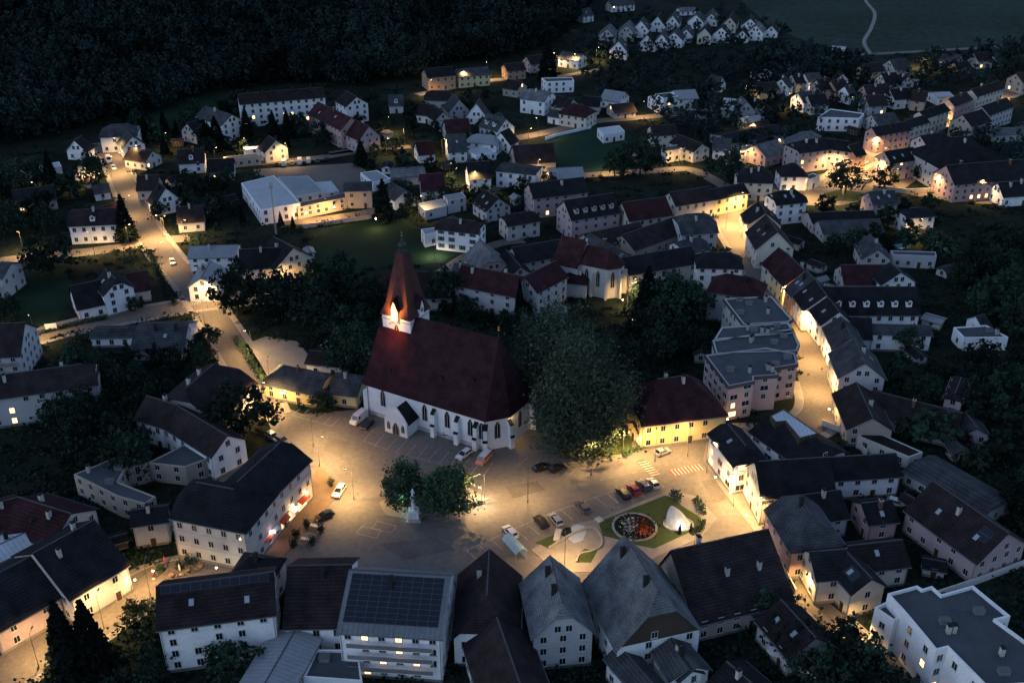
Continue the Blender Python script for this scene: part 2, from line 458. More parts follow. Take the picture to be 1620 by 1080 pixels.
HN = [0]
def house(label, wings, wall='w', roof='k', name='house', cat='house', group=None, chim=1, sky=0, solar=None, dorm=0, lit=0,
          near=None, style='plain', spacing=3.0, flh=2.9, balcony=0, door=True, chimc=None, dormc=None, units=0, fascia=False, bands=(), win=True):
    HN[0] += 1; rng = random.Random(HN[0]*17)
    g0 = wings[0]
    rz = math.atan2(g0['d'].y, g0['d'].x)
    dist = g0['c'].length
    if near is None: near = dist < 250
    root = thing(name, label, cat, g0['c'], rz, group)
    wm, rm = WNAME[wall], RNAME.get(roof, roof)
    roofs = []; walls = []; mb = MB()
    for gi, g in enumerate(wings):
        M = wing_matrix(root, g)
        if g['kind'] == 'flat':
            mb.prism(g['pts'], -.3, g['he']+g['par'], wm, None, M)
            # parapet ring inner + roof sheet
            pts = g['pts']; n = len(pts); c = Vector((0,0))
            inner = []
            for i in range(n):
                a, b, d = Vector(pts[i-1]), Vector(pts[i]), Vector(pts[(i+1) % n])
                e1 = (b-a).normalized(); e2 = (d-b).normalized()
                n1 = Vector((-e1.y, e1.x)); n2 = Vector((-e2.y, e2.x)); bis = (n1+n2)
                bis = bis.normalized() if bis.length > 1e-3 else n1
                k = 0.32/max(.4, bis.dot(n1)); inner.append(tuple(b+bis*k))
            if fascia:
                outer = []
                for i in range(n):
                    a, b, d = Vector(pts[i-1]), Vector(pts[i]), Vector(pts[(i+1) % n])
                    n1 = Vector((-(b-a).normalized().y, (b-a).normalized().x)); n2 = Vector((-(d-b).normalized().y, (d-b).normalized().x)); bis = (n1+n2).normalized()
                    outer.append(tuple(b-bis*.22/max(.4, bis.dot(n1))))
                fz0, fz1 = g['he']-.55, g['he']+g['par']-.03
                fb = MB(); fb.add([(*q, fz0) for q in outer]+[(*q, fz1) for q in outer]+[(*q, fz1) for q in pts]+[(*q, fz0) for q in pts], [(i,(i+1) % n,n+(i+1) % n,n+i) for i in range(n)]+[(n+i,n+(i+1) % n,2*n+(i+1) % n,2*n+i) for i in range(n)]+[(3*n+i,3*n+(i+1) % n,(i+1) % n,i) for i in range(n)], 'gravel_roof', M); fb.build('fascia', root)
            # drop the solid top: build walls ring, cap ring and recessed sheet
            mb.v = mb.v; mb.f.pop(); mb.m.pop()
            zt, zr = g['he']+g['par'], g['he']+0.05
            base = [(*p, zt) for p in pts]+[(*p, zt) for p in inner]+[(*p, zr) for p in inner]
            mb.add(base, [(i,(i+1) % n,n+(i+1) % n,n+i) for i in range(n)]+[(n+i,n+(i+1) % n,2*n+(i+1) % n,2*n+i) for i in range(n)], wm, M)
            rb = MB(); rb.add([(*p, zr+.01) for p in inner], [tuple(range(n))], rm, M)
            roofs.append((rb.build('roof', root), g))
            wp = [g['c']+Vector((x, y, 0)) for x, y in pts]
            walls += [(wp[i], wp[(i+1) % n], g['he'], 0) for i in range(n)]
        else:
            wall_geo(mb, g, wm, M)
            rb = MB(); roof_geo(rb, g, rm)
            l = rel(root, g['c']); ro = rb.build('roof', root, l, math.atan2(g['d'].y, g['d'].x)-rz)
            roofs.append((ro, g))
            fp = [Vector((x, y, 0)) for x, y in footprint(g)]
            gh = g['hr']-g['he']
            walls += [(fp[0], fp[1], g['he'], 0), (fp[1], fp[2], g['he'], gh if g['h2'] < .9 else 0), (fp[2], fp[3], g['he'], 0), (fp[3], fp[0], g['he'], gh if g['h1'] < .9 else 0)]
    mb.build('wall', root)
    if dist < 330:
        for g in wings:
            if g['kind'] != 'pitched': continue
            q = MB(); M = wing_matrix(root, g); L, wf, wb = g['L']/2+.04, g['wf']+.04, g['wb']+.04
            q.box(-L, L, -wf, wb, -.25, .65, 'plinth_render', M); q.build('plinth', root)
            if near:
                for sx in (-1, 1):
                    q = MB(); q.cyl((sx*(L-.25), -wf-.05, 0), (sx*(L-.25), -wf-.05, g['he']-.3), .06, .06, 'gutter', 5, M); q.build('downpipe', root)
    for z in bands:
        for g in wings:
            if g['kind'] != 'pitched': continue
            q = MB(); q.box(-g['L']/2-.07, g['L']/2+.07, -g['wf']-.07, g['wb']+.07, z, z+.28, 'render_stone', wing_matrix(root, g)); q.build('cornice', root)
    if win: put_windows(root, walls, g0['he'], near, lit, rng, True, style, None, spacing, flh, door)
    # roof furniture
    for ri, (ro, g) in enumerate(roofs):
        if g['kind'] == 'flat':
            if ri == 0:
                for k in range(units):
                    c = Vector((rng.uniform(-.3,.3), rng.uniform(-.3,.3)))
                    xs = [p[0] for p in g['pts']]; ys = [p[1] for p in g['pts']]
                    x = rng.uniform(min(xs)+2, max(xs)-2); y = rng.uniform(min(ys)+2, max(ys)-2)
                    if not inside((x, y), g['pts']): x, y = x*.3, y*.3
                    nm, f = (('chimney', m_chim('render_stone')) if k % 2 else ('roof_vent', lambda m: (m.box(-.9,.9,-.6,.6,0,.9,'alu'), m.box(-1,1,-.7,.7,.9,1.0,'lamp_metal'))))
                    ob(nm, small_mesh(nm+'f', f), ro, (x, y, g['he']+.05))
            continue
        if ri and rng.random() < .5: continue
        L, wf, hr, he = g['L'], g['wf'], g['hr'], g['he']; sl = (hr-he)/wf; pa = math.atan(sl)
        x0, x1 = -L/2+g['i1']+.8, L/2-g['i2']-.8
        if x1 < x0: x0, x1 = -.1, .1
        nch = chim if ri == 0 else min(1, chim)
        cm = chimc or rng.choice(['render_stone', 'render_stone', 'brick', 'soot'])
        for k in range(nch):
            x = x0+(x1-x0)*((k+.5)/nch+rng.uniform(-.12,.12)); y = rng.choice([-1,-1,1])*rng.uniform(.5, wf*(.35 if wf < 10 else .6))
            ob('chimney', small_mesh('chim'+cm, m_chim(cm)), ro, (x, y, hr-abs(y)*sl+.1))
        for k in range(sky if ri == 0 else 0):
            x = x0+(x1-x0)*((k+.5)/sky+rng.uniform(-.1,.1)); y = -wf*rng.uniform(.4,.65)
            o = ob('skylight', small_mesh('sky', m_sky), ro, (x, y, hr+y*sl+.17)); o.rotation_euler = (pa, 0, 0)
        if solar and ri == 0:
            f0, f1, t0, t1 = solar     # fraction along the ridge, fraction down the slope
            xa, xb = -L/2+f0*L, -L/2+f1*L; ln = wf/math.cos(pa)
            ya, yb = -ln*t1, -ln*t0
            def sp(m_):
                nx = max(1, int((xb-xa)/1.7)); ny = max(1, int((yb-ya)/1.05))
                m_.box(xa, xb, ya, yb, .0, .06, 'solar_frame')
                for i in range(nx):
                    for j in range(ny):
                        m_.box(xa+(xb-xa)*i/nx+.05, xa+(xb-xa)*(i+1)/nx-.05, ya+(yb-ya)*j/ny+.05, ya+(yb-ya)*(j+1)/ny-.05, .06, .09, 'solar_cell')
            m_ = MB(); sp(m_); o = m_.build('solar_panel', ro, (0, 0, hr+.17)); o.rotation_euler = (pa, 0, 0)
        if dorm and ri == 0:
            def dm(m_):
                rm2 = rm
                m_.box(-.8,.8,-1.0,2.2,-.6,1.1,wm)
                m_.shell([(-1.0,-1.2,1.05),(0,-1.2,1.85),(0,2.6,1.85),(-1.0,2.6,1.05),(1.0,-1.2,1.05),(1.0,2.6,1.05)], [(0,1,2,3),(1,4,5,2)], .12, rm2)
                m_.add([(-.8,-1.0,1.08),(.8,-1.0,1.08),(0,-1.0,1.72)], [(0,1,2)], wm)
            me = None
            for k in range(dorm):
                x = x0+(x1-x0)*((k+.5)/dorm); y = -wf*.62
                if me is None: q = MB(); dm(q); me = q.mesh('dormer')
                o = ob('dormer', me, root, rel(root, g['c']+g['d']*x+g['n']*y+Vector((0,0,hr+y*sl))), math.atan2(g['d'].y, g['d'].x)-rz)
                fm, pm = win_mesh('far', 'window_glass', 'window_frame', 0.95, .95)
                ob('window', fm, o, (0, -1.0, .05))
    if balcony:
        g = g0; n = balcony
        for k in range(n):
            z = g['he']*(k+1)/(n+1)+.2
            q = MB(); q.box(-g['L']*.42, g['L']*.42, -g['wf']-1.3, -g['wf'], z-.15, z, wm)
            q.box(-g['L']*.42, g['L']*.42, -g['wf']-1.34, -g['wf']-1.28, z, z+.95, 'wood' if wall in 'cd' else 'alu')
            q.build('balcony', root)
    return root
HQ = []
def H(label, *wings, **k):
    for g in wings: reg_foot(g)
    HQ.append((label, wings, k))
# ------------------------------------------------------------------ buildings, surveyed one by one
g = wing
# --- foreground row along the bottom of the square
gr = 'houses in the foreground row below the square'
H('large three storey hotel with dark hipped roof and lit shop fronts by the square', g('G',1125,128,1330,-60,(1320,168),10.2,33,1,.3), g('G',930,128,1110,162,(955,320),10.2,33,.4,1), wall='e', roof='k', name='hotel', cat='hotel', chim=1, spacing=2.7, flh=3.3, lit=1, bands=(3.5,6.9,9.6), group=gr)
H('small grey annexe with a tall white chimney against the hotel back corner', g('G',625,262,790,238,(700,322),6,30,0,0), wall='g', roof='k', chim=1, chimc='render_stone', cat='annexe', name='annexe')
H('long pale townhouse with dark roof and big shop window beside the lit beer garden', g('G',440,312,165,462,(600,520),6.8,30,0,0), wall='e', roof='k', spacing=4.2, chim=2, chimc='render_stone', group=gr)
H('low pinkish garage house with two wide white doors at the left bottom corner', g('G',150,478,-160,640,(135,752),5.6,30,0,0), wall='q', roof='k', spacing=4, chim=1, chimc='render_stone', group=gr)
H('shed with bright pale metal roof behind the beer garden house', g('G',250,308,-60,452,(330,345),5.5,14), wall='g', roof='l', cat='shed', name='shed', chim=2, chimc='soot', near=False)
H('dark red roofed outbuilding at the left edge above the pale metal roof', g('G',90,200,330,275,13.0,6,28), wall='g', roof='r', chim=2, cat='outbuilding', name='outbuilding')
H('second dark red roofed outbuilding cut by the left edge of the photo', g('G',-60,240,70,205,12.0,6,26), wall='g', roof='r', chim=1, cat='outbuilding', name='outbuilding')
H('white three storey house with a strip of solar panels under its ridge', g('G',752,622,1290,555,(745,822),10.6,33,0,0), wall='w', roof='n', solar=(.02,.97,.03,.22), sky=2, chim=0, spacing=3.4, group=gr)
H('dark brown roofed house with one dark chimney between the two solar roofs', g('G',1375,525,1660,520,(1460,812),6.5,33), wall='w', roof='n', chim=1, chimc='soot', group=gr)
H('small dark round ended roof peeking up behind the long solar strip', g('G',1185,478,1255,488,(1130,560),7,34,1,1), wall='e', roof='k', chim=1, chimc='soot', group=gr)
H('low shed with sloping grey metal roof at the bottom edge', g('G',1400,835,1230,1130,(1500,900),4.5,14), wall='w', roof='m', cat='shed', name='shed', chim=0)
H('small white flat annexe beside the sloping grey metal shed', flat('G',[(1440,1060),(1500,930),(1700,930),(1720,1080)],3.6), wall='w', roof='gravel_roof', cat='annexe', name='annexe', units=1)
H('balcony apartment house with a large black solar array on its pale metal roof', g('H',48,545,512,572,(250,850),10.6,20,0,0,.5), wall='w', roof='zinc_sheet', solar=(.02,.96,.06,.86), chim=1, chimc='soot', lit=6, balcony=3, spacing=2.7, cat='apartment house', name='apartment_house', group=gr)
H('brown roofed house with cross roof and white chimney right of the big solar array', g('H',702,452,690,668,(535,850),7,46,0,.8), g('H',738,770,850,1090,11.5,5.5,42,.6,0), wall='w', roof='n', chim=1, chimc='render_stone', group=gr)
H('grey roofed house with half hipped gable and white dormer windows beside the brown cross roof', g('H',992,482,1050,705,(888,745),8.2,47,0,.3), wall='g', roof='s', chim=2, chimc='soot', spacing=2.6, group=gr)
H('tallest light grey roof in the foreground row, steep with a tall chimney', g('H',1345,385,1500,635,(1205,712),7.8,50,0,.35) | dict(gm='dark_timber'), wall='w', roof='s', chim=2, chimc='soot', group=gr)
H('low grey lean-to house below the tallest light grey roof', g('H',1320,905,1500,1110,(1290,1000),4.8,32), wall='w', roof='t', chim=0, cat='annexe', name='annexe')
H('white walled annexe with small windows under the tallest grey roof', g('H',1560,880,1640,1010,(1500,960),5.6,30), wall='w', roof='t', chim=1, cat='annexe', name='annexe')
H('big dark brown roof with three white chimneys along the alley', g('I',-50,452,398,353,(330,735),4.6,35,0,0,.42), wall='b', roof='n', chim=3, chimc='render_stone', group=gr)
H('low brown roof between the alley and the parasol garden', g('I',470,690,625,860,9.5,4.6,34), wall='e', roof='n', chim=0, sky=2, group=gr)
H('small dark hut behind the white parasol garden', g('I',560,905,670,960,5.0,2.6,28), wall='w', roof='k', chim=0, cat='hut', name='hut', door=False)
H('dark low roof at the bottom edge left of the parasol garden', g('I',215,985,330,1085,9.0,4.6,28), wall='e', roof='k', chim=1, chimc='render_stone', group=gr)
H('slate roofed house at the bottom edge under the tallest grey roof', g('I',-60,860,60,1000,(40,915),5.5,32), wall='w', roof='t', chim=1)
# --- right side
gr = 'houses east of the alley'
H('modern white apartment block with stepped flat roof in the bottom right corner', flat('I',[(970,668),(1110,630),(1135,646),(1180,632),(1225,672),(1375,630),(1552,775),(1485,792),(1640,905),(1720,1090),(1440,1110),(1255,922),(1200,936),(1050,755)],9.6,.7), flat('I',[(908,738),(960,712),(1045,775),(1000,800)],7.2,.9), wall='w', roof='gravel_roof', cat='apartment block', name='apartment_block', units=6, lit=2, spacing=3.6, near=True)
H('cream corner house with a square solar panel and lit gable on the alley', g('I',768,448,893,582,(775,618),6.2,36), g('I',610,458,768,446,(700,583),6.2,34), wall='c', roof='k', solar=(.45,.8,.25,.7), sky=1, chim=0, spacing=3.4, group=gr)
H('cream walled house with dark brown roof behind the square solar panel', g('I',790,430,1035,402,(975,532),5.2,34), wall='c', roof='n', sky=1, chim=0, group=gr)
H('slate grey hipped roof at the bend of the alley', g('I',545,190,612,288,(440,325),7.2,38,.4,1), wall='p', roof='t', chim=1, group=gr)
H('dark roofed rear wing behind the slate grey hip', g('I',565,190,740,166,(745,298),5,32), wall='g', roof='k', chim=1, chimc='render_stone', group=gr)
H('wide dark roofed townhouse with lit gable facing the square from the right', g('I',362,30,690,10,(560,186),7.5,42,.1,0), wall='c', roof='k', chim=0, spacing=3, group=gr, lit=1)
H('dark roofed two storey rear house right of the lit gable townhouse', g('I',690,12,1005,-8,(940,100),5.6,34), wall='w', roof='k', chim=0, group=gr)
H('pink outhouse with grey roof and terrace in the inner yard', g('I',855,228,985,214,(915,322),4.8,30), wall='p', roof='k', chim=1, chimc='brick', sky=1, group=gr)
H('long pink and cream house with solar panel and two skylights at right', g('I',1195,128,1540,365,(1255,402),5.6,36), wall='q', roof='n', chim=1, sky=2, solar=(.78,.92,.2,.55), group=gr)
H('round backed pale shed behind the long pink house', g('I',1180,32,1450,185,(1090,95),3.6,20,.6,.6), wall='g', roof='t', chim=0, cat='shed', name='shed')
H('bright lit corner commercial building with glass atrium by the crosswalk', g('K',772,500,900,655,(732,680),8,32,.3,.9), g('K',1130,440,1370,600,(1130,690),7.5,26,.3,.8), wall='w', roof='k', chim=0, sky=1, style='wide',  spacing=3.2, lit=4, cat='commercial building', name='commercial_building', group=gr)
H('flat pale sheet metal roofed attic block on top of the commercial building', flat('K',[(1070,442),(1168,392),(1420,568),(1282,602),(1180,480),(1110,486)],11.0,.12), wall='d', roof='pale_metal_sheet', chim=0, win=False, cat='roof block', name='attic_block')
H('row of low garages with brown roof beyond the corner building', flat('F',[(830,990),(890,957),(1140,1068),(1075,1092)],3.2,.2), wall='e', roof='n', chim=0, cat='garages', name='garage_row')
H('small grey garden house with gable left of the pale shrubs', g('F',1345,880,1395,950,7.0,3,30), wall='g', roof='t', chim=0, cat='garden house', name='garden_house')
H('long low dark roof in the yards right of the main street end', g('F',905,775,1320,880,12.0,3.8,26), wall='e', roof='n', chim=1)
H('dark hipped house with pale hip lines at the far end of the long low roof', g('F',1320,722,1290,800,(1265,825),4.6,30,.8,.8), wall='e', roof='n', chim=0)
H('dark crooked roof at the lower end of the curved street', g('F',825,738,900,900,(730,820),5,32), wall='b', roof='n', chim=1, chimc='render_stone')
gr = 'flat roofed apartment houses stepping up the main street'
H('nearest of the flat roofed apartment houses with balconies facing the square', flat('F',[(108,610),(395,575),(530,600),(545,652),(430,670),(452,703),(335,712),(338,733),(218,757)],9.8,.4), wall='q', roof='gravel_roof', cat='apartment house', name='apartment_house', units=7, lit=2, near=True, style='wide', fascia=True, spacing=2.9, flh=2.7, group=gr)
H('second flat roofed apartment house behind the nearest one', flat('F',[(142,540),(520,485),(552,560),(540,590),(160,602)],9.6,.4), wall='e', roof='gravel_roof', cat='apartment house', name='apartment_house', units=6, group=gr, fascia=True, spacing=2.6, flh=2.7)
H('third flat roofed apartment house with one lit skylight', flat('F',[(185,478),(500,455),(530,505),(150,535)],9.6,.4), wall='e', roof='gravel_roof', cat='apartment house', name='apartment_house', units=6, group=gr, fascia=True, spacing=2.6, flh=2.7)
H('last and narrowest of the flat roofed apartment houses below the red mansard', flat('F',[(195,342),(420,330),(520,440),(500,452),(290,465)],9.4,.4), wall='e', roof='gravel_roof', cat='apartment house', name='apartment_house', units=5, group=gr, fascia=True, spacing=2.4, flh=2.7)
gr = 'townhouses on the curved main street'
H('pale corner townhouse with dark red hipped roof above the flat apartment houses', g('F',205,220,330,238,(270,322),9.5,38,.9,.9), wall='g', roof='r', chim=2, group=gr)
H('white townhouse with dark hipped roof behind the red hipped corner house', g('F',118,118,225,120,(200,190),8,34,.9,.9), wall='w', roof='k', chim=0, group=gr)
H('brown roofed house with bright street front and tall blank gable', g('J',650,372,708,460,(580,520),7.2,44), wall='c', roof='n', sky=2, chim=1, group=gr)
H('narrow red roofed house below the tall blank gable', g('F',458,98,502,130,(390,178),7,40), wall='c', roof='r', chim=1, group=gr)
H('wider red roofed terraced house second in the red pair', g('F',508,135,575,202,(440,230),7,40), wall='y', roof='r', chim=1, group=gr)
H('slate roofed terraced house with two skylights', g('F',590,208,625,245,(495,295),7.2,40), wall='o', roof='t', sky=2, chim=1, group=gr)
H('dark roofed terraced house with one bright skylight', g('F',628,248,680,318,(552,355),7.2,40), wall='w', roof='k', sky=2, chim=1, group=gr)
H('dark roofed gable house with white scrolled street front', g('F',685,330,742,398,(632,422),7.4,40), wall='w', roof='k', sky=1, chim=1, group=gr)
H('brown grey roofed terraced house beside the scrolled front', g('F',752,425,802,522,(690,515),7.4,38), wall='w', roof='t', chim=1, group=gr)
H('end house of the terrace with grey gable and two dark windows', g('F',815,530,865,640,(715,632),7.4,38), wall='g', roof='t', sky=1, chim=1, chimc='render_stone', group=gr)
H('long dark roof with six white dormers behind the terrace', g('F',680,282,1105,282,(900,410),6.2,42), wall='w', roof='k', dorm=6, chim=0)
H('low white walled workshop with lean-to roof behind the dormer roof', g('F',895,462,1170,468,(1040,505),5.6,22), wall='w', roof='t', chim=0, cat='workshop', name='workshop')
H('dark roofed rear wing squeezed between terrace and white workshop', g('F',800,425,890,430,(850,525),5.4,36), wall='g', roof='k', chim=0)
H('low red roofed house above the long dormer roof', g('F',755,178,955,178,(860,268),4,34), wall='e', roof='r', chim=0)
H('white gabled house with three windows right of the low red roof', g('F',985,168,1035,210,11.0,5.5,34), wall='w', roof='k', chim=0)
H('slate gabled garden house with lit pool terrace', g('F',890,35,928,105,(830,100),4.6,36), wall='e', roof='t', sky=2, chim=1)
H('low grey flat wing right of the lit pool terrace', flat('F',[(985,112),(1200,118),(1205,140),(1000,132)],4.2,.3), wall='g', roof='gravel_roof')
H('white flat roofed bungalow in the dark gardens at right', flat('F',[(1285,478),(1440,468),(1545,525),(1335,528)],3.8,.4), wall='w', roof='gravel_roof', cat='bungalow', name='bungalow', units=2)
H('small shed with pointed roof behind the white bungalow', g('F',1395,420,1430,412,6.0,3,35), wall='w', roof='t', chim=0, cat='shed', name='shed')
H('cream parish office with deep hipped red roof lit yellow beside the crosswalk', g('Z',1040,600,1090,594,(1075,664),7,40,.9,1), wall='y', roof='r', chim=2, chimc='render_stone', spacing=3.2, name='parish_house')
H('low gateway wing with arched door at the left end of the yellow house', g('Z',1003,668,1024,662,4.5,3.8,30), wall='y', roof='r', chim=0, cat='gatehouse', name='gatehouse')
# --- around the church
gr = 'monastery buildings behind the church'
H('long monastery wing with red roof and two white chimneys', g('E',575,178,860,232,(680,297),7.6,38), wall='g', roof='r', chim=2, chimc='render_stone', name='monastery_wing', cat='monastery wing', group=gr, spacing=4)
H('second monastery wing turned towards the chapel', g('E',872,232,1015,160,(960,290),8,38), wall='g', roof='r', chim=0, name='monastery_wing', cat='monastery wing', group=gr)
H('barn with light slate roof and salmon pink gable', g('E',660,58,715,122,(598,155),5,42,0,.4), wall='p', roof='s', chim=0, cat='barn', name='barn')
H('small slate roofed shed left of the pink gable barn', g('E',540,170,600,175,7.5,3.4,30), wall='e', roof='t', chim=1, cat='shed', name='shed')
H('dark broad roof right of the pink gable barn', g('E',815,95,1035,58,(900,158),5.5,34), wall='e', roof='k', chim=0)
H('narrow dark barn roof between the pink gable and the chapel', g('E',785,110,850,185,8.0,4.6,38), wall='e', roof='k', chim=0, cat='barn', name='barn')
H('broad brown roof partly hidden behind the church spire', g('Z',625,430,678,430,(650,471),4.4,24,.9,.9), wall='e', roof='n', chim=0)
H('long pale monastery yard range with one bright doorway', g('Z',985,408,1092,390,(1030,428),6.4,34), wall='e', roof='k', chim=1, lit=2, near=False)
H('grey roofed range behind the chapel apse', g('E',1180,30,1330,110,10.0,6,36), wall='e', roof='t', chim=1)
H('yellow lit house with grey hipped roofs left of the church', g('D',1350,655,1530,690,(1385,765),4.4,32,.8,.3), g('E',-20,690,70,700,(20,790),4,30,0,.4), wall='y', roof='t', chim=1, name='yellow_house')
H('flat brown shed roof behind the yellow lit house', g('D',1475,585,1640,600,8.0,3.8,20), wall='w', roof='n', chim=0, cat='shed', name='shed')
# --- left foreground
gr = 'houses left of the square'
H('long curved wing with white windows and dark roof left of the square', g('D',700,800,835,842,(760,940),6.8,36), g('D',835,842,1075,985,(870,1000),6.8,36), wall='w', roof='n', chim=1, chimc='render_stone', group=gr)
H('low courtyard building with tarnished flat roofs and round skylight kerb', flat('G',[(350,95),(560,10),(700,40),(600,60),(560,130),(740,200),(690,235),(560,200)],5.2,.3), flat('G',[(700,40),(900,-60),(1010,10),(880,60)],4.8,.3), wall='b', roof='gravel_roof', cat='workshop', name='workshop', units=3)
H('dark brown hipped roof between the road and the big leafy tree', g('D',1015,648,880,765,(1120,830),6,34,.5,.3), wall='e', roof='n', chim=2, group=gr)
H('grey apartment house with brown roof and two orange lit windows at the left edge', g('D',-80,712,390,648,(200,778),8.6,34,0,.7), wall='g', roof='n', chim=2, lit=2, style='plain', spacing=3.3, cat='apartment house', name='apartment_house', near=True)
H('dark balcony house at the left edge above the brown roofed apartments', g('D',-90,462,112,452,(20,610),8.2,34), wall='g', roof='n', chim=0, balcony=2)
H('slim grey house cut by the left edge beside the dark lawn', g('D',-70,165,48,170,(0,240),7.2,22), wall='g', roof='t', chim=0, balcony=1)
H('white villa with round cornered gable and three upper windows by the crossroads', g('D',500,200,548,245,(475,300),7.4,38,0,.3), g('D',335,278,470,250,(415,376),4.2,42), wall='w', roof='k', sky=1, chim=1, chimc='render_stone', name='villa', cat='villa', near=True)
H('low red brown back wing of the villa by the crossroads', g('D',600,218,695,205,(650,300),4,36), wall='e', roof='r', chim=0)
H('modern low house with light slate roofs and a white roof window below the road', g('D',690,455,890,452,(700,578),4,24,.3,0), g('D',470,480,610,478,(540,520),3.2,16,.5,.5), wall='w', roof='t', sky=1, chim=2, chimc='soot', name='bungalow', cat='bungalow')
H('white roadside house with grey metal roof next to the white parked cars', g('D',905,88,1125,82,(950,142),5,24), g('D',1000,160,955,240,8.5,5,34), wall='w', roof='m', chim=1)
H('chalet with broad overhanging gable in front of the tall mast', g('D',1300,45,1390,95,(1310,188),6.2,36), g('D',1140,105,1330,95,(1205,192),6,36), wall='c', roof='k', chim=1, name='chalet', cat='chalet', near=True)
# --- left background
gr = 'houses in the left background'
H('long white four storey apartment block with lit stairwell under the wood', g('A',1130,448,1530,415,11.0,11,30), wall='w', roof='n', chim=5, lit=5, spacing=3.4, cat='apartment block', name='apartment_block', near=False)
H('white block with grey gable left of the long apartment block', g('A',975,505,1098,545,11.0,8,32), wall='w', roof='t', chim=1, group=gr)
H('grey blank walled block right of the long apartment block', g('B',20,432,72,460,11.0,8.5,34), wall='w', roof='n', chim=0, group=gr)
H('salmon pink terrace with red roof right of the long apartment block', g('A',1510,485,1665,558,(1545,580),8.6,40), wall='p', roof='r', chim=1, sky=2, group=gr)
H('red roofed house with grey gable below the salmon terrace', g('B',52,565,130,598,10.5,6.4,44), wall='q', roof='r', chim=1, group=gr)
H('white gabled house with three dark windows nearest the left lamp lit lane', g('A',412,738,390,765,8.5,4.2,45), wall='w', roof='k', chim=1, group=gr)
H('gabled house half hidden in trees above the three window house', g('A',388,645,352,665,9.0,4.2,45), wall='w', roof='k', chim=0, group=gr)
H('large hipped villa at the top end of the lamp lit lane', g('A',525,592,605,588,12.0,7,30,.8,.8), wall='w', roof='t', chim=0, group=gr)
H('white gabled house touching the large hipped villa', g('A',600,622,628,648,9.0,5,42), wall='w', roof='t', chim=0, group=gr)
H('low brown roof with orange lit porch right of the lane top', g('A',620,702,720,716,10.0,3.8,32), wall='e', roof='n', chim=1, lit=1, group=gr)
H('leftmost white gabled house in the dark trees', g('A',78,750,60,778,9.0,4,42), wall='w', roof='k', chim=0, group=gr)
H('white carport roof between the two left gabled houses', flat('A',[(185,785),(280,768),(292,790),(198,806)],3,.1), wall='w', roof='pale_metal_sheet', cat='carport', name='carport', door=False)
H('dark house with round arched dormer gable in the left background', g('A',845,712,965,705,(905,772),4.6,40), wall='w', roof='n', dorm=1, chim=1, group=gr)
H('dark slate roofed house right of the arched dormer house', g('A',985,758,1105,752,(1045,812),4,38), wall='g', roof='k', chim=0, lit=1, group=gr)
H('low beige flat kiosk lit from its forecourt', flat('A',[(1060,748),(1215,732),(1238,742),(1085,760)],3.6,.3), wall='b', roof='gravel_roof', cat='shop', name='low_shop')
H('white awning topped pavilion left of the wooden chalet', flat('A',[(1155,702),(1232,694),(1245,706),(1168,714)],4.6,.2), wall='w', roof='pale_metal_sheet', cat='pavilion', name='pavilion')
H('small wooden chalet with cream gable near the lit forecourt', g('A',1275,645,1307,665,10.0,5,40), wall='c', roof='n', chim=1, balcony=0, group=gr)
H('white steep gabled house above the tall pointed spruce', g('A',752,868,785,892,10.0,4.4,48), wall='w', roof='k', chim=1, group=gr)
H('villa with white curved gable in the middle of its brown roof', g('A',340,998,545,988,(430,1065),7,40,.2,.2), wall='w', roof='n', dorm=1, chim=1, spacing=2.8, name='villa', cat='villa')
H('long dark roof with an orange lit end behind the round tree', g('A',60,905,250,878,12.0,4,30), wall='b', roof='k', chim=0, lit=1, group=gr)
H('tiny white house beside the bright lane lamp', g('A',440,882,510,872,7.0,3,30), wall='w', roof='t', chim=0, group=gr)
H('dark brown roofed house above the white steep gable', g('A',655,835,750,832,9.5,4,40), wall='e', roof='n', chim=1, group=gr)
H('small house with pale gable between forest edge spruces', g('A',888,585,930,572,9.0,5,40), wall='e', roof='k', chim=0, group=gr)
H('red roofed bungalow behind the pointed spruce', g('A',470,985,545,960,9.0,3.2,30), wall='e', roof='r', chim=0, group=gr)
H('low dark house right of the pointed spruce', g('A',840,985,960,975,11.0,3.8,34), wall='e', roof='n', chim=1, group=gr)
gr = 'halls of the works yard'
H('large hall with bright low pitched metal roof behind the mast', flat('A',[(1145,870),(1300,834),(1425,965),(1235,998)],5.8,.15), wall='w', roof='pale_metal_sheet', cat='hall', name='industrial_hall', group=gr)
H('second metal roofed hall right of the mast hall', flat('A',[(1318,842),(1462,836),(1540,910),(1400,934)],6.4,.15), wall='g', roof='metal_sheet', cat='hall', name='industrial_hall', group=gr)
H('smallest metal roofed hall at the works parking yard', flat('A',[(1484,866),(1572,861),(1610,908),(1538,920)],5.4,.15), wall='g', roof='pale_metal_sheet', cat='hall', name='industrial_hall', group=gr)
H('long low works building with orange lit beige wall', flat('A',[(1412,988),(1640,941),(1720,924),(1702,906),(1640,916),(1428,962)],4.4,.3), wall='b', roof='gravel_roof', cat='works building', name='works_building')
H('beige two storey works office right of the orange lit wall', g('B',15,870,140,865,(80,905),7,16), wall='b', roof='t', chim=0, cat='office', name='office')
gr = 'houses in the middle background'
H('long yellow lit hostel with dark roof at the foot of the wood', g('B',395,328,525,316,11.0,7,30), wall='o', roof='k', chim=0, name='hostel', cat='hostel', near=False)
H('yellowish annexe with grey roof right of the hostel', g('B',545,330,690,318,10.0,6,28), wall='y', roof='t', chim=0, cat='annexe', name='hostel_annexe')
H('orange walled house beside the giant dark spruce', g('B',775,304,860,297,10.0,5,28), wall='o', roof='n', chim=0, group=gr)
H('brown house behind the giant dark spruce', g('B',880,268,945,260,10.0,5,34), wall='q', roof='n', chim=0, group=gr)
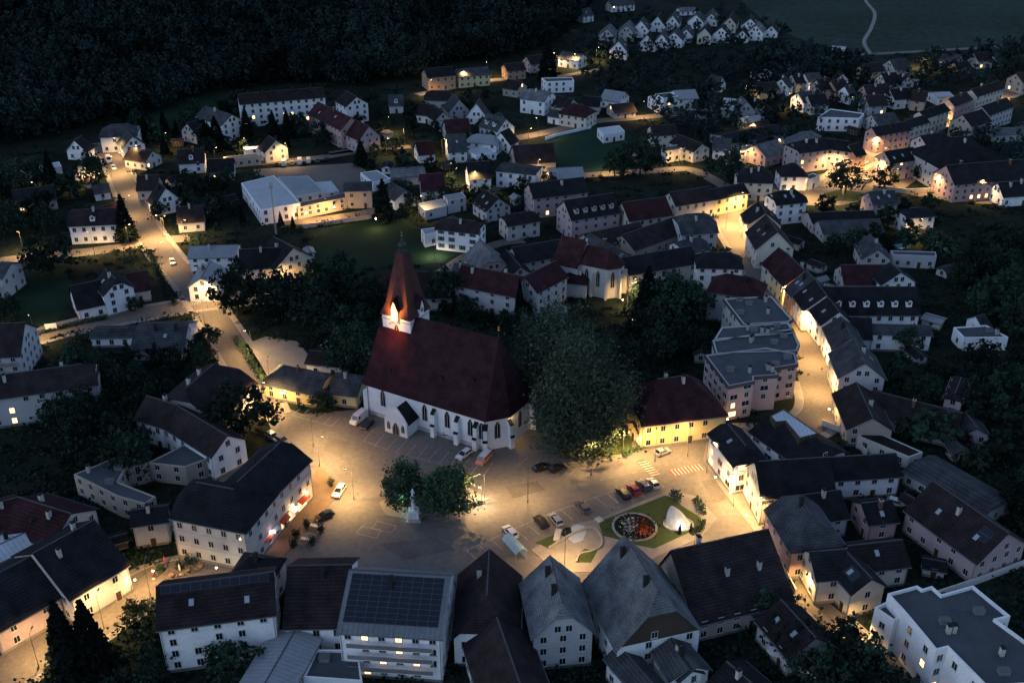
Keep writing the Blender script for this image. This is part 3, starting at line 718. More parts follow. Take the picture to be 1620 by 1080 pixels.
H('small grey bungalow with lit dormer above the cross street', g('B',225,452,290,450,9.0,4,40), wall='w', roof='t', dorm=1, lit=2, chim=0, group=gr)
H('white box house alone at the edge of the wood', flat('B',[(848,160),(893,152),(900,172),(853,180)],4.6,.2), wall='w', roof='gravel_roof')
H('white house with roof window near the top of the wood road', g('B',1130,45,1178,38,9.0,4.4,40), wall='w', roof='t', sky=1, chim=0)
H('long white lit workshop behind the giant spruce', g('B',1050,245,1145,258,10.0,5,26), wall='w', roof='t', chim=0, lit=2, cat='workshop', name='workshop')
H('white flat roofed hall with balcony wall right of the giant spruce', flat('B',[(950,374),(1095,370),(1105,386),(972,392)],5.6,.4), wall='w', roof='gravel_roof', cat='hall', name='flat_hall')
H('tall white hipped villa with snowy grey roof', g('B',895,422,972,432,12.5,7,28,.4,.4), wall='w', roof='s', chim=1, group=gr)
H('house with brown tent roof and warm lit veranda', g('B',790,378,858,388,10.0,4,32), wall='b', roof='n', chim=0, lit=3, group=gr)
H('low brown hipped house in front of the hostel', g('B',425,430,500,432,11.0,4,30,.5,.5), wall='e', roof='n', chim=0, group=gr)
H('grey steep gable between the hostel and the white steep gable', g('B',532,448,558,472,10.0,4.4,48), wall='g', roof='t', chim=0, group=gr)
H('dark gabled house with pale side in the dense gardens', g('B',375,492,440,500,9.0,4,40), wall='w', roof='n', chim=0, group=gr)
H('small grey gable under the dark garden house', g('B',448,508,482,530,8.0,4,42), wall='e', roof='n', chim=0, group=gr)
H('white very steep gable with warm lit door', g('B',655,468,640,490,10.0,3.6,52), wall='w', roof='t', chim=0, lit=1, group=gr)
H('wide white gabled house with two dormers right of the steep gable', g('B',695,540,780,565,10.5,4.2,40), wall='w', roof='t', dorm=2, chim=0, group=gr)
H('red roofed house with white flat annexe in the middle gardens', g('B',490,570,600,562,11.0,4,40), wall='e', roof='r', chim=0, group=gr)
H('large white house with slate roof and bare white gable at left', g('B',500,640,585,635,11.5,5,44), wall='w', roof='t', chim=0, sky=1, group=gr)
H('dusky red roofed cottage left of the bare white gable', g('B',355,675,430,668,9.5,3.8,40), wall='w', roof='r', chim=0, group=gr)
H('white house with low grey hipped roof and balcony', g('B',648,635,705,640,10.0,5.2,26,1,1), wall='w', roof='m', chim=0, group=gr)
H('white gabled house with dark right roof beside the low hip', g('B',795,610,757,628,9.5,4.4,44), wall='w', roof='k', chim=0, group=gr)
H('flat roofed white pavilion with bright roof panel', flat('B',[(600,715),(690,700),(735,720),(640,745)],3.4,.2), wall='w', roof='pale_metal_sheet', cat='pavilion', name='pavilion')
H('dark unlit barn at the edge of the football field', g('B',815,692,1000,680,14.0,4,38), wall='b', roof='n', chim=0, cat='barn', name='barn', door=False)
H('white gable fronted house with black roof left of the modern box house', g('B',598,772,700,766,10.0,5.8,44), wall='w', roof='k', chim=0, spacing=3.2, group=gr)
H('modern white box house lit warm at its base', g('B',795,782,895,792,10.5,6.6,12,.8,.8), wall='w', roof='t', chim=0, lit=0, spacing=3.6, group=gr)
H('long low house with grey roof panels by the field corner', g('B',985,800,1140,792,10.0,3.8,28), wall='w', roof='m', chim=0, group=gr)
H('white flat roofed clubhouse at the right edge of the football field', flat('B',[(1215,612),(1318,598),(1345,625),(1245,642)],3.8,.3), wall='w', roof='pale_metal_sheet', cat='clubhouse', name='clubhouse')
H('white corner house with dark red hipped roof at the lit junction', g('B',1098,492,1150,500,11.0,5.8,34,.9,.9), wall='c', roof='r', chim=0, lit=0, group=gr)
H('brown roofed house behind the lit junction house', g('B',1030,455,1100,470,10.0,4.6,36), wall='e', roof='n', chim=1, group=gr)
H('grey lean-to beside the lit junction house', g('B',1000,520,1060,530,8.0,3.6,26), wall='w', roof='t', chim=0, group=gr)
H('house with two large bright roof windows above the lit road', g('B',1255,425,1345,438,11.0,4,32), wall='w', roof='m', sky=2, chim=0, group=gr)
H('dark roofed house between the junction house and the bright roof windows', g('B',1160,458,1230,462,9.0,4,36), wall='e', roof='k', chim=0, group=gr)
H('brown roofed bungalow with one lit window by the lit road', g('B',1280,497,1380,488,10.0,3,28), wall='b', roof='n', chim=0, lit=1, cat='bungalow', name='bungalow')
H('stacked white modern house above the lit road', flat('B',[(1455,462),(1575,445),(1640,478),(1505,492)],4.8,.4), flat('B',[(1490,449),(1560,441),(1600,457),(1530,470)],7,.3), wall='w', roof='gravel_roof', lit=1, group=gr)
H('cream house with brown roof right of the clubhouse', g('B',1470,597,1580,592,10.0,5,30), wall='c', roof='n', chim=0, group=gr)
H('flat cream block in front of the round crowned trees', flat('B',[(1520,702),(1600,690),(1645,705),(1545,722)],4.8,.4), wall='c', roof='gravel_roof')
H('pair of flat metal roofs lowest in the left middle gardens', flat('B',[(365,968),(475,945),(500,980),(398,1002)],3.6,.2), wall='g', roof='metal_sheet', lit=1)
H('grey cube annexe with pale flat roof behind the pair of metal roofs', flat('B',[(482,930),(575,915),(592,938),(505,955)],5.0,.2), wall='g', roof='metal_sheet')
H('dark roof with two bright skylights among the garden trees', g('B',680,900,745,940,10.0,4.6,38), wall='g', roof='k', sky=2, chim=0, group=gr)
H('red roofed house with white gable left of the garden trees', g('B',375,828,480,822,10.5,4.8,42), wall='w', roof='r', chim=0, group=gr)
H('long shallow beige roof shed behind the red roofed house', g('B',235,808,390,798,11.0,3.6,12), wall='g', roof='s', chim=0, cat='shed', name='shed')
H('white flat shed roof above the works office', flat('B',[(90,822),(170,810),(235,850),(150,868)],3.6,.2), wall='w', roof='metal_sheet', cat='shed', name='shed')
H('little grey gable between works office and red roofed house', g('B',245,870,300,905,8.5,4,34), wall='w', roof='t', chim=0, group=gr)
H('mauve house with hipped brown roof and round terrace behind the monastery', g('B',790,1020,900,1002,(850,1062),5.8,32,.5,.5), wall='e', roof='n', chim=0, spacing=2.8, group=gr)
H('white villa with stair tower behind the pink gable barn', g('Z',705,345,752,350,(728,366),7.6,30,.6,.6), wall='w', roof='n', chim=1, name='villa', cat='villa', near=True, style='shutters')
H('white flat box annexe left of the white villa', flat('E',[(378,10),(440,2),(475,20),(395,38)],4.4,.2), wall='w', roof='metal_sheet', cat='annexe', name='annexe')
H('long dark roofed tenement with pale mauve gable left of the lit shops', g('B',892,872,1145,842,(1040,925),8,36), wall='q', roof='k', chim=1, lit=1, near=False, group=gr)
H('dark roofed tenement with ribbon of dormer windows and yellow lit base', g('B',1060,952,1285,918,(1190,1028),8,38), wall='q', roof='k', dorm=5, chim=0, near=False, lit=0, group=gr)
H('red roofed terraced house behind the lamp at the market street bend', g('B',1335,962,1535,935,(1450,1035),6.4,36), wall='c', roof='r', chim=0, group=gr, near=False)
H('brown roofed terraced house with evenly lit cream front', g('C',-60,915,128,885,(60,960),6.4,34), wall='c', roof='n', chim=0, near=False, group=gr)
H('shop building with dark glazed front under a black roof at the street bend', g('C',130,900,285,870,(240,928),6.4,34), wall='y', roof='k', chim=0, near=False, group=gr)
H('barn like brown roof between the tenements and the pale yard range', g('Z',925,370,1010,352,10.0,4.6,34), wall='b', roof='n', chim=0, near=False, group=gr)
H('long brown shed roof in front of the brown terraced house', g('Z',985,372,1062,345,12.0,4.2,30), wall='b', roof='n', chim=0, near=False, group=gr)
H('grey roofed house with bright attic light near the street bend', g('C',10,1018,105,1012,13.0,6.4,34,.5,.5), wall='g', roof='t', chim=1, lit=1, near=False, group=gr)
H('pale house with steel canopy in front of the grey attic roof', g('Z',1078,381,1106,376,9.0,4.6,30,.4,.4), wall='w', roof='t', chim=1, near=False, group=gr)
gr = 'houses round the upper square'
H('white town palace corner house with dark hipped roof and arched ground floor', g('C',300,800,385,802,(340,865),7.4,34,.7,.7), wall='c', roof='k', chim=2, near=False, name='townhouse', group=gr)
H('small white pavilion house with pointed tent roof', g('C',512,775,535,775,(500,835),6,36,1,1), wall='w', roof='k', chim=0, near=False, group=gr)
H('white flat annexe right of the tent roof pavilion', flat('C',[(580,838),(620,825),(648,838),(602,855)],4.2,.3), wall='w', roof='gravel_roof', cat='annexe', name='annexe')
H('long white windowed barrack left of the big round tree', g('C',-20,640,92,682,9.0,5,30), wall='c', roof='n', chim=0, near=False, group=gr)
H('grey roofed cottage right of the white windowed barrack', g('C',150,655,230,660,10.5,4.6,32), wall='w', roof='t', chim=0, group=gr)
H('flat dark roofed house beside the round street tree', flat('C',[(262,700),(325,690),(342,712),(275,725)],5,.3), wall='g', roof='gravel_roof', group=gr)
H('long industrial ruin roof with pale edge', g('C',185,640,450,592,15.0,3.6,12), wall='g', roof='k', chim=0, cat='shed', name='shed')
H('pink walled house with light grey saddle roof', g('C',350,688,470,655,11.0,5,32), wall='p', roof='s', chim=0, group=gr)
H('pale sheet roof running up behind the pink walled house', g('C',490,675,610,622,9.0,5,16), wall='g', roof='s', chim=0, group=gr)
H('large palace with black hipped roof facing the upper square', g('C',560,668,660,655,(590,722),8.6,30,.8,0), g('C',660,655,790,672,(740,712),8.6,30,0,.5), wall='q', roof='k', chim=2, near=False, lit=3, name='palace', cat='palace')
H('lit salmon gable wing at the right end of the palace', g('C',790,690,835,680,9.0,7.4,36), wall='o', roof='k', chim=0, near=False, group=gr)
H('white modern block with flat roof behind the palace', flat('C',[(640,560),(700,520),(862,542),(838,565)],6,.4), wall='w', roof='gravel_roof', lit=0)
H('pink gabled corner house at the start of the bright upper street', g('C',900,605,1060,578,(1000,630),8,36), wall='p', roof='k', chim=1, near=False, group=gr)
H('yellow lit townhouse with dormers second in the bright upper street', g('C',1060,572,1145,548,(1095,600),8,36), wall='c', roof='k', chim=1, near=False, group=gr)
H('cream townhouse third in the bright upper street', g('C',1125,530,1240,492,(1200,545),8,36), wall='c', roof='k', chim=1, near=False, group=gr)
H('brown roofed townhouse with pink return wall in the upper street', g('C',1262,470,1345,438,(1330,488),8.4,36), wall='q', roof='n', chim=1, near=False, group=gr)
H('long town block with row of small dormers at the far end of the upper street', g('C',1372,425,1500,385,(1450,440),9,38), wall='c', roof='n', chim=1, near=False, group=gr)
H('house with orange lit roof windows at the corner of the upper square', g('C',960,720,1090,700,(1020,770),7.4,36), wall='q', roof='k', sky=3, chim=1, near=False, lit=2, group=gr)
H('tall pale house behind the orange lit roof windows', g('C',1130,645,1240,628,(1190,690),7.4,34), wall='g', roof='k', chim=1, near=False, group=gr)
H('grey hipped villa in the dark trees right of the upper street', g('C',1300,590,1370,585,(1340,612),7,34,.8,.8), wall='g', roof='k', chim=1, near=False, group=gr)
H('black roofed block bordering the upper street from the right', g('C',1420,505,1535,465,(1500,530),8,34), wall='g', roof='k', chim=1, near=False, group=gr)
H('beige gable house behind the black roofed block', g('C',1330,545,1420,520,11.0,7,36), wall='b', roof='k', chim=0, near=False, group=gr)
H('long pale yard shed at the right edge above the dark gardens', g('Z',1565,205,1650,200,9.0,3.6,14), wall='g', roof='s', chim=0, cat='shed', name='shed')
H('long salmon pink tenement with round roof vents at the right edge', g('C',1255,785,1680,752,14.0,7.4,36,.0,0), wall='p', roof='k', chim=2, near=False, lit=3, spacing=3)
H('white cottage with black roof at the right edge below the salmon tenement', g('C',1500,868,1660,858,(1560,930),4.2,38), wall='w', roof='k', chim=2, near=False)
H('white cube house with dark tent roof below the upper square', g('C',1075,990,1145,985,(1110,1030),6,26,.8,.8), wall='w', roof='k', chim=0, group=gr)
H('grey roofed house with bright roof windows beside the upper lawn', g('C',885,912,1000,905,(930,968),5.6,34), wall='q', roof='t', sky=2, chim=1, near=False, group=gr)
H('white walled house with black pyramid roof and green beacon lamp', g('C',455,908,535,900,(450,970),8,36,.7,.7), wall='w', roof='k', chim=2, sky=2, near=False, group=gr)
H('curved dark roofed corner house where the street bends down', g('J',612,302,645,360,(541,415),6.4,38), wall='c', roof='k', chim=1, sky=1, near=False, group=gr)
H('long low dark shed sweeping below the upper lawn', g('C',600,1010,900,1000,10.0,4,20), wall='e', roof='k', chim=0, cat='shed', name='shed')
H('low dark roofed range below the long sweeping shed', g('C',650,1050,930,1040,10.0,3.6,26), wall='e', roof='t', chim=0, cat='shed', name='shed')
gr = 'houses in the upper right quarter'
for args in [
 ('yellow hip roofed bungalow left in the upper right quarter', 345,395,438,388,10,4.6,28,'y','n'),
 ('domed white barn house alone in the dark trees', 132,358,188,368,9,4,40,'w','t'),
 ('white gabled house between yellow bungalow and cream townhouse', 470,375,492,365,8.5,4.6,40,'w','t'),
 ('brown roofed cream house beside the tall white gable', 520,355,568,350,9,5,36,'c','n'),
 ('brightest white house of the upper right quarter', 580,350,645,345,10,6,30,'w','t'),
 ('pinkish house with steep brown roof in the dense row', 638,378,695,372,10,5.6,38,'q','n'),
 ('salmon lit gabled house in the dense row', 705,385,762,375,9,5.6,38,'o','n'),
 ('small white round gabled house below the salmon lit gable', 770,410,800,405,8,5,40,'w','t'),
 ('dark roofed house with orange glowing gable right side', 860,405,962,398,10,5,38,'p','n'),
 ('dark roofed house below the orange glowing gable', 868,455,950,450,10,5,36,'g','n'),
 ('white gabled pair left house', 985,425,1065,418,10,5,36,'w','k'),
 ('beige gable near the cold street light', 1095,428,1160,435,10,5,36,'b','n'),
 ('white house with flat bright hall beside the cold street light', 1190,440,1262,436,9,4,14,'w','l'),
 ('light gabled house left of the dark tree clump', 550,440,612,432,10,5,36,'w','t'),
 ('dark tent roof right of the light gabled house', 595,452,672,446,10,4.6,38,'e','k'),
 ('house with white solar roof panes in the trees', 200,465,250,470,10,4,40,'e','l'),
 ('steep dark gable with white roof side', 278,458,305,482,9,4,46,'e','s'),
 ('dark gable next to the steep white roof side', 330,460,372,475,9,4,44,'e','k'),
 ('cream house at the foot of the big meadow', 858,305,938,298,10,5.4,32,'y','n'),
 ('grey hipped house right of the cream meadow house', 985,285,1060,280,12,5.4,32,'e','t'),
 ('double gabled dark house below the cream meadow house', 945,350,1010,345,10,5,38,'c','n'),
 ('brown gable right of the double gabled house', 1035,350,1070,362,9,5,38,'e','n'),
 ('lit cream farmhouse at the right foot of the meadow', 1385,252,1452,248,10,4.6,34,'c','n'),
 ('farmhouse gable left of the lit cream farmhouse', 1240,250,1320,262,10,4.6,34,'e','t'),
 ('orange lit shed below the farmhouse gable', 1290,298,1350,292,8,3.4,28,'o','n'),
 ('small far house at the right end of the meadow foot', 1475,258,1515,255,8,3.6,32,'w','t'),
 ('white far cottage amid the tree belt', 715,182,780,186,8,3.6,36,'w','t'),
 ('pale low hall left of the yellow bungalow', 345,335,400,330,9,3.6,14,'w','m'),
 ('white sheet roofed house left of the quarter, above the yellow bungalow', 505,320,540,316,8,4,30,'w','s'),
 ('long dark grey roof between dense row and white modern block', 900,545,1000,535,11,4.4,30,'e','t'),
 ('white gable behind the dense row', 740,340,760,350,8,5,40,'w','n'),
 ('narrow house with three dark windows at the right edge, beyond the lit bridge', 1585,350,1650,340,10,6,34,'b','n'),
 ('white house at the left border of the upper right quarter', -40,430,55,425,12,6,24,'w','m'),
 ('flat terrace house below the white border house', 290,555,370,545,9,3.6,16,'w','m'),
 ('small brown roof by the bright roundabout road', 340,580,400,570,8,3.6,30,'w','n')]:
    l, x1, y1, x2, y2, w, he, pi_, wl, rf = args
    H(l, g('C', x1, y1, x2, y2, float(w), he, pi_), wall=wl, roof=rf, chim=1 if 'gable' in l or 'brown' in l else 0, near=False, lit=1 if 'glow' in l or 'lit' in l.split() else 0, group=gr)
gr = 'gabled houses of the far hillside village'
VPOS = ['leftmost', 'second from left', 'third from left', 'fourth from left', 'fifth from left', 'sixth from left', 'seventh from left', 'eighth from left', 'ninth from left', 'tenth from left', 'eleventh from left', 'twelfth from left']
back_row = [('B',1355,110,16),('B',1425,95,24),('B',1500,78,16),('B',1572,62,20),('C',68,62,24),('C',140,58,22),('C',228,70,26),('C',325,80,26),('C',428,118,24)]
front_row = [('B',1262,125,18),('B',1318,192,14),('B',1450,165,22),('B',1520,150,18),('B',1585,145,26),('C',20,132,18),('C',108,122,16),('C',188,122,20),('C',290,140,18),('C',352,118,26)]
for row, nm in ((back_row, 'upper'), (front_row, 'lower')):
    for i, (t, x, y, s) in enumerate(row):
        rj = random.Random(i*5+len(nm)); x += rj.uniform(-5,5); y += rj.uniform(-4,4)
        H('pale steep gabled house, %s in the %s row of the far village' % (VPOS[i], nm), g(t, x+9+rj.uniform(-6,5), y-15, x-3, y+7+rj.uniform(-4,4), rj.uniform(7.5,10.5), rj.uniform(3.8,5.6), rj.uniform(40,50)), wall=rj.choice('wwwec'), roof=rj.choice('tskntk'), chim=0, sky=1 if i % 2 else 0, near=False, group=gr)
H('white terrace at the very top edge of the far village', g('B',1270,2,1380,-6,9.0,4.4,34), wall='w', roof='t', chim=0, lit=1, near=False, group=gr)
H('small house with warm lit wall below the far village', g('B',1255,200,1285,198,7.0,3,34), wall='o', roof='n', chim=0, near=False, group=gr)
H('long thin roof at the top edge above the far village', g('C',-20,38,55,34,7.0,3,26), wall='w', roof='s', chim=0, near=False, group=gr)

# small garden sheds between the houses, each named after the house it stands beside
def garden_sheds():
    rs = random.Random(12); n = 0; used = set(); tries = 0
    near_ok = [(l, w[0]['c']) for l, w, k in HQ if len(l.split()) <= 11]
    while n < 60 and tries < 20000:
        tries += 1; x, y = rs.uniform(0,1620), rs.uniform(110,1000); p = P(x, y)
        if hill(p.x, p.y) > 0 or any(blocked(p.x+a, p.y+b, -1) for a in (-3,0,3) for b in (-3,0,3)): continue
        if any(inside((p.x+a, p.y+b), r) for r in KEEP for a in (-3,3) for b in (-3,3)): continue
        l, c = min(near_ok, key=lambda q: (q[1]-p).length); d = (c-p).length
        if d > 17 or l in used: continue
        used.add(l); n += 1; a = rs.uniform(0, 3.14); dv = Vector((math.cos(a), math.sin(a), 0)); nv = Vector((-dv.y, dv.x, 0)); hw = rs.uniform(1.3, 2.2)
        if nv.y < 0: dv, nv = -dv, -nv
        w = dict(c=p, d=dv, n=nv, L=rs.uniform(3,6), wf=hw, wb=hw, he=rs.uniform(2.1,2.7), hr=0, h1=0, h2=0, i1=0, i2=0, kind='pitched'); w['hr'] = w['he']+hw*rs.uniform(.25,.7)
        H('small garden shed beside the '+l, w, wall=rs.choice('wged'), roof=rs.choice('ktnm'), chim=0, name='garden_shed', cat='shed', near=False, spacing=9)
KEEP = []
for w_, pts in ((16,[(1110,705),(1230,690),(1300,640),(1282,570),(1245,495),(1182,400),(1150,342),(1262,288),(1395,238),(1620,138)]),(8,[(1170,770),(1225,850),(1285,950),(1375,1030),(1480,1150)]),(14,[(425,660),(372,555),(325,482),(268,412),(222,345),(190,275),(158,225)]),(13,[(-120,585),(60,532),(230,495),(400,470),(540,452)]),(10,[(-120,432),(140,398),(262,380),(450,348)]),(13,[(-120,1125),(50,1040),(250,918),(520,890)]),(9,[(440,352),(610,330),(760,302),(900,280),(1090,268),(1190,322)]),(10,[(740,232),(870,208),(1010,186),(1180,160)]),(9,[(620,455),(740,405),(830,380)]),(9,[(1350,278),(1490,312),(1660,322)])):
    q_ = [P(x, y) for x, y in pts]
    for a_, b_ in zip(q_[:-1], q_[1:]):
        d_ = (b_-a_).normalized(); n_ = Vector((-d_.y, d_.x, 0))*w_/2; KEEP.append([tuple(v[:2]) for v in (a_-n_, b_-n_, b_+n_, a_+n_)])
for pts in ([(385,545),(400,585),(440,640),(600,600),(850,600),(905,722),(1000,695),(1160,680),(1225,835),(1262,925),(1030,930),(430,915),(340,720)],[(862,212),(938,198),(1000,215),(960,272),(893,277)],[(492,368),(640,345),(720,400),(540,440)],[(400,268),(560,258),(610,290),(560,330),(420,300)],[(22,432),(108,425),(120,470),(35,530)],[(1180,-40),(1215,40),(1385,95),(1700,84),(1700,-60)],[(1200,322),(1262,285),(1400,262),(1450,285),(1330,325)]):
    KEEP.append([tuple(P(x, y)[:2]) for x, y in pts])
garden_sheds()
HOUSES = {}
for (label, wings, k) in HQ: HOUSES[label] = (house(label, wings, **k), wings)
def hotel_front():
    root, ws = next(v for k, v in HOUSES.items() if 'hotel with' in k); L, wf = ws[0]['L'], ws[0]['wf']
    for k, (f, w, mt) in enumerate(((.16,2.6,'fabric_red'),(.30,2.2,'fabric_white'),(.46,3.0,'fabric_red'),(.62,2.4,'fabric_white'),(.80,3.4,'fabric_red'))):
        x = -L/2+L*f
        q = MB(); q.shell([(x-w/2,-wf-.02,3.35),(x+w/2,-wf-.02,3.35),(x+w/2,-wf-1.3,2.75),(x-w/2,-wf-1.3,2.75)], [(0,3,2,1)], .06, mt); q.build('awning', root)
        q = MB(); q.box(x-w/2+.1,x+w/2-.1,-wf-.06,-wf+.05,.5,2.7,'shop_glass'); q.box(x-w/2,x+w/2,-wf-.09,-wf+.05,.35,.5,'window_frame'); q.box(x-.05,x+.05,-wf-.09,-wf+.05,.5,2.7,'window_frame'); q.build('shop_window', root)
emat('shop_glass', (1.0,.62,.30), .7)
hotel_front()
# ------------------------------------------------------------------ ground sheet (hill on the far left), roads, lawns
def grid_ground():
    xs = np.concatenate([np.linspace(-1600,-520,28)[:-1], np.linspace(-520,520,105), np.linspace(520,1600,28)[1:]])
    ys = np.concatenate([np.linspace(-60,380,12)[:-1], np.linspace(380,1000,78)[:-1], np.linspace(1000,2600,26)])
    X, Y = np.meshgrid(xs, ys); Z = hill(X, Y)
    rs = np.random.RandomState(3)
    Z = Z+np.where(Z > 3, rs.uniform(-2, 2, Z.shape), 0)
    v = np.stack([X.ravel(), Y.ravel(), Z.ravel()], 1); nx, ny = len(xs), len(ys)
    i = np.arange(nx*ny).reshape(ny, nx)
    f = np.stack([i[:-1,:-1].ravel(), i[:-1,1:].ravel(), i[1:,1:].ravel(), i[1:,:-1].ravel()], 1)
    me = bpy.data.meshes.new('ground'); me.from_pydata(v.tolist(), [], f.tolist()); me.materials.append(MAT['soil']); me.update()
    return struct(ob('ground', me))
grid_ground()
ROADP = []
def poly(name, pts, z, m, kind='structure', th=0.0):
    w = [P(x, y) for x, y in pts]
    ar = sum(w[i].x*w[(i+1) % len(w)].y-w[(i+1) % len(w)].x*w[i].y for i in range(len(w)))
    if ar < 0: w.reverse()
    mb = MB(); mb.prism([(p.x, p.y) for p in w], 0.0 if not th else z-th, z, m)
    if not th: mb.f = [mb.f[-1]]; mb.m = [mb.m[-1]]
    o = mb.build(name); o['kind'] = kind
    ROADP.append([(p.x, p.y) for p in w]); return o
def smooth(pts, n=6):
    out = []
    for i in range(len(pts)-1):
        p0 = pts[max(i-1,0)]; p1 = pts[i]; p2 = pts[i+1]; p3 = pts[min(i+2, len(pts)-1)]
        for k in range(n):
            t = k/n
            out.append(0.5*((2*p1)+(-p0+p2)*t+(2*p0-5*p1+4*p2-p3)*t*t+(-p0+3*p1-3*p2+p3)*t**3))
    out.append(pts[-1]); return out
def ribbon(name, pts, width, z, m, edge=None, n=6, reg=True):
    w = smooth([P(x, y) for x, y in pts], n); mb = MB(); L, Rr = [], []
    for i, p in enumerate(w):
        d = (w[min(i+1, len(w)-1)]-w[max(i-1, 0)]); d.z = 0; d.normalize(); q = Vector((-d.y, d.x, 0))
        L.append(p+q*width/2); Rr.append(p-q*width/2)
    vs = [(p.x,p.y,z) for p in Rr]+[(p.x,p.y,z) for p in L]; k = len(w)
    mb.add(vs, [(i, i+1, k+i+1, k+i) for i in range(k-1)], m)
    o = struct(mb.build(name))
    if reg: ROADP.append([(p.x,p.y) for p in Rr]+[(p.x,p.y) for p in reversed(L)])
    if edge:
        e = MB()
        for side, sg in ((L, 1), (Rr, -1)):
            for i in range(k-1):
                a, b = side[i], side[i+1]; d = (b-a).normalized(); q = Vector((-d.y, d.x, 0))*sg
                if blocked(a.x+q.x*edge, a.y+q.y*edge): continue
                for (o0, o1, h, mm) in ((0, .18, .12, 'kerb_stone'), (.18, edge, .10, 'paving')):
                    c = [a+q*o0, b+q*o0, b+q*o1, a+q*o1]
                    if sg < 0: c.reverse()
                    e.add([(p.x,p.y,h) for p in c]+[(p.x,p.y,-.05) for p in c], [(0,1,2,3),(0,4,5,1),(1,5,6,2),(2,6,7,3),(3,7,4,0)], mm)
        struct(e.build('pavement'))
    return o
Z1, Z2, Z3, Z4 = .012, .020, .028, .036
poly('meadow', [(1120,-60),(1180,8),(1215,40),(1260,60),(1330,80),(1385,88),(1500,80),(1700,74),(2100,60),(2100,-90),(1400,-160)], Z1, 'meadow')
poly('meadow', [(215,190),(300,160),(372,150),(378,170),(300,185),(240,205)], Z1, 'grass')
poly('football_field', [(862,212),(938,198),(1000,215),(960,272),(893,277),(870,250)], Z1, 'pitch')
poly('green_field', [(492,368),(560,350),(640,345),(720,400),(700,415),(590,425),(540,440),(480,420)], Z1, 'grass')
poly('lawn', [(22,432),(108,425),(120,470),(85,515),(35,530)], Z1, 'grass')
poly('parking_yard', [(400,268),(560,258),(610,290),(560,330),(470,335),(420,300)], Z1, 'asphalt')
poly('plaza', [(385,545),(400,585),(440,640),(480,655),(560,648),(600,640),(850,640),(905,722),(965,722),(1000,695),(1060,700),(1120,672),(1160,680),(1160,730),(1190,790),(1225,835),(1262,890),(1262,925),(1180,905),(1030,930),(700,930),(430,915),(370,900),(340,720),(400,650),(390,600),(372,560)], Z1, 'plaza_asphalt')
ribbon('main_street', [(1110,705),(1160,694),(1230,690),(1285,668),(1300,640),(1290,600),(1282,570),(1268,535),(1245,495),(1212,450),(1182,400),(1160,365),(1150,342),(1185,322),(1222,306),(1262,288),(1310,292),(1350,262),(1395,238),(1440,215),(1490,192),(1550,165),(1620,138),(1700,110)], 9.0, Z2, 'asphalt', 2.2, 8)
ribbon('alley', [(1170,770),(1200,812),(1225,848),(1247,893),(1264,932),(1303,967),(1348,1006),(1400,1058),(1480,1140)], 5.5, Z2, 'asphalt', .9)
ribbon('church_road', [(425,660),(398,600),(372,555),(345,512),(325,482),(298,445),(268,412),(240,375),(222,345),(205,310),(190,275),(172,240),(158,225)], 8.5, Z2, 'asphalt', 1.6)
ribbon('west_road', [(-120,585),(-20,558),(60,532),(140,512),(230,495),(322,480),(400,470),(470,462),(540,452)], 8.5, Z3, 'asphalt', 1.6)
ribbon('upper_west_road', [(-120,432),(-20,416),(60,406),(140,398),(210,388),(262,380),(300,376)], 7.0, Z3, 'asphalt')
ribbon('south_road', [(-120,1125),(-20,1075),(50,1040),(130,996),(190,956),(250,918),(330,905),(400,899)], 10.0, Z2, 'asphalt', 1.6)
ribbon('works_lane', [(440,352),(500,348),(560,340),(610,330),(680,318),(760,302),(830,290),(900,280),(960,275),(1040,270),(1090,268),(1130,285),(1190,322)], 6.0, Z3, 'asphalt')
ribbon('field_road', [(740,232),(800,222),(870,208),(935,193),(1010,186),(1080,179),(1130,172),(1180,160)], 7.0, Z2, 'asphalt')
ribbon('field_lane', [(935,193),(905,185),(880,172),(862,150),(880,125),(905,118),(950,110)], 5.0, Z3, 'asphalt')
ribbon('hostel_lane', [(520,243),(560,238),(650,232)], 5.0, Z2, 'asphalt')
ribbon('hostel_drive', [(660,150),(700,142),(760,130),(800,125)], 6.0, Z2, 'gravel')
ribbon('forecourt_lane', [(370,262),(430,256),(500,250),(560,240)], 6.0, Z2, 'asphalt')
ribbon('wood_road', [(860,-25),(875,5),(890,18),(905,25)], 6.0, Z2, 'asphalt')
ribbon('meadow_path', [(1352,-25),(1372,5),(1384,22),(1378,45),(1367,66),(1376,84)], 2.4, Z2, 'paving')
ribbon('meadow_foot_road', [(1300,92),(1376,86),(1480,80),(1620,72),(1720,66)], 5.0, Z3, 'asphalt')
ribbon('east_road', [(1350,278),(1420,300),(1490,312),(1560,318),(1660,322)], 6.5, Z3, 'asphalt')
ribbon('monastery_lane', [(620,455),(690,435),(740,405),(790,385),(830,380)], 5.0, Z2, 'asphalt')
ribbon('pool_lane', [(1400,352),(1450,372),(1500,398)], 4.0, Z2, 'paving')
poly('church_yard', [(380,548),(420,532),(470,540),(500,575),(470,612),(420,600)], Z2, 'gravel')
poly('yard', [(300,690),(420,660),(440,700),(330,760)], Z2, 'soil')
poly('kerbed_island', [(600,795),(640,770),(740,770),(772,790),(690,815),(650,822),(610,815)], .13, 'paving', th=.2)
poly('upper_square', [(1200,322),(1262,285),(1330,268),(1400,262),(1450,285),(1420,305),(1330,325),(1250,325)], Z3+.002, 'asphalt')
poly('hotel_pavement', [(503,735),(522,752),(545,770),(470,858),(440,888),(425,880),(480,800)], .118, 'brown_paving', th=.2)
poly('right_pavement', [(1118,700),(1150,712),(1178,755),(1214,806),(1232,852),(1206,858),(1172,812),(1140,772),(1112,728)], .118, 'paving', th=.2)
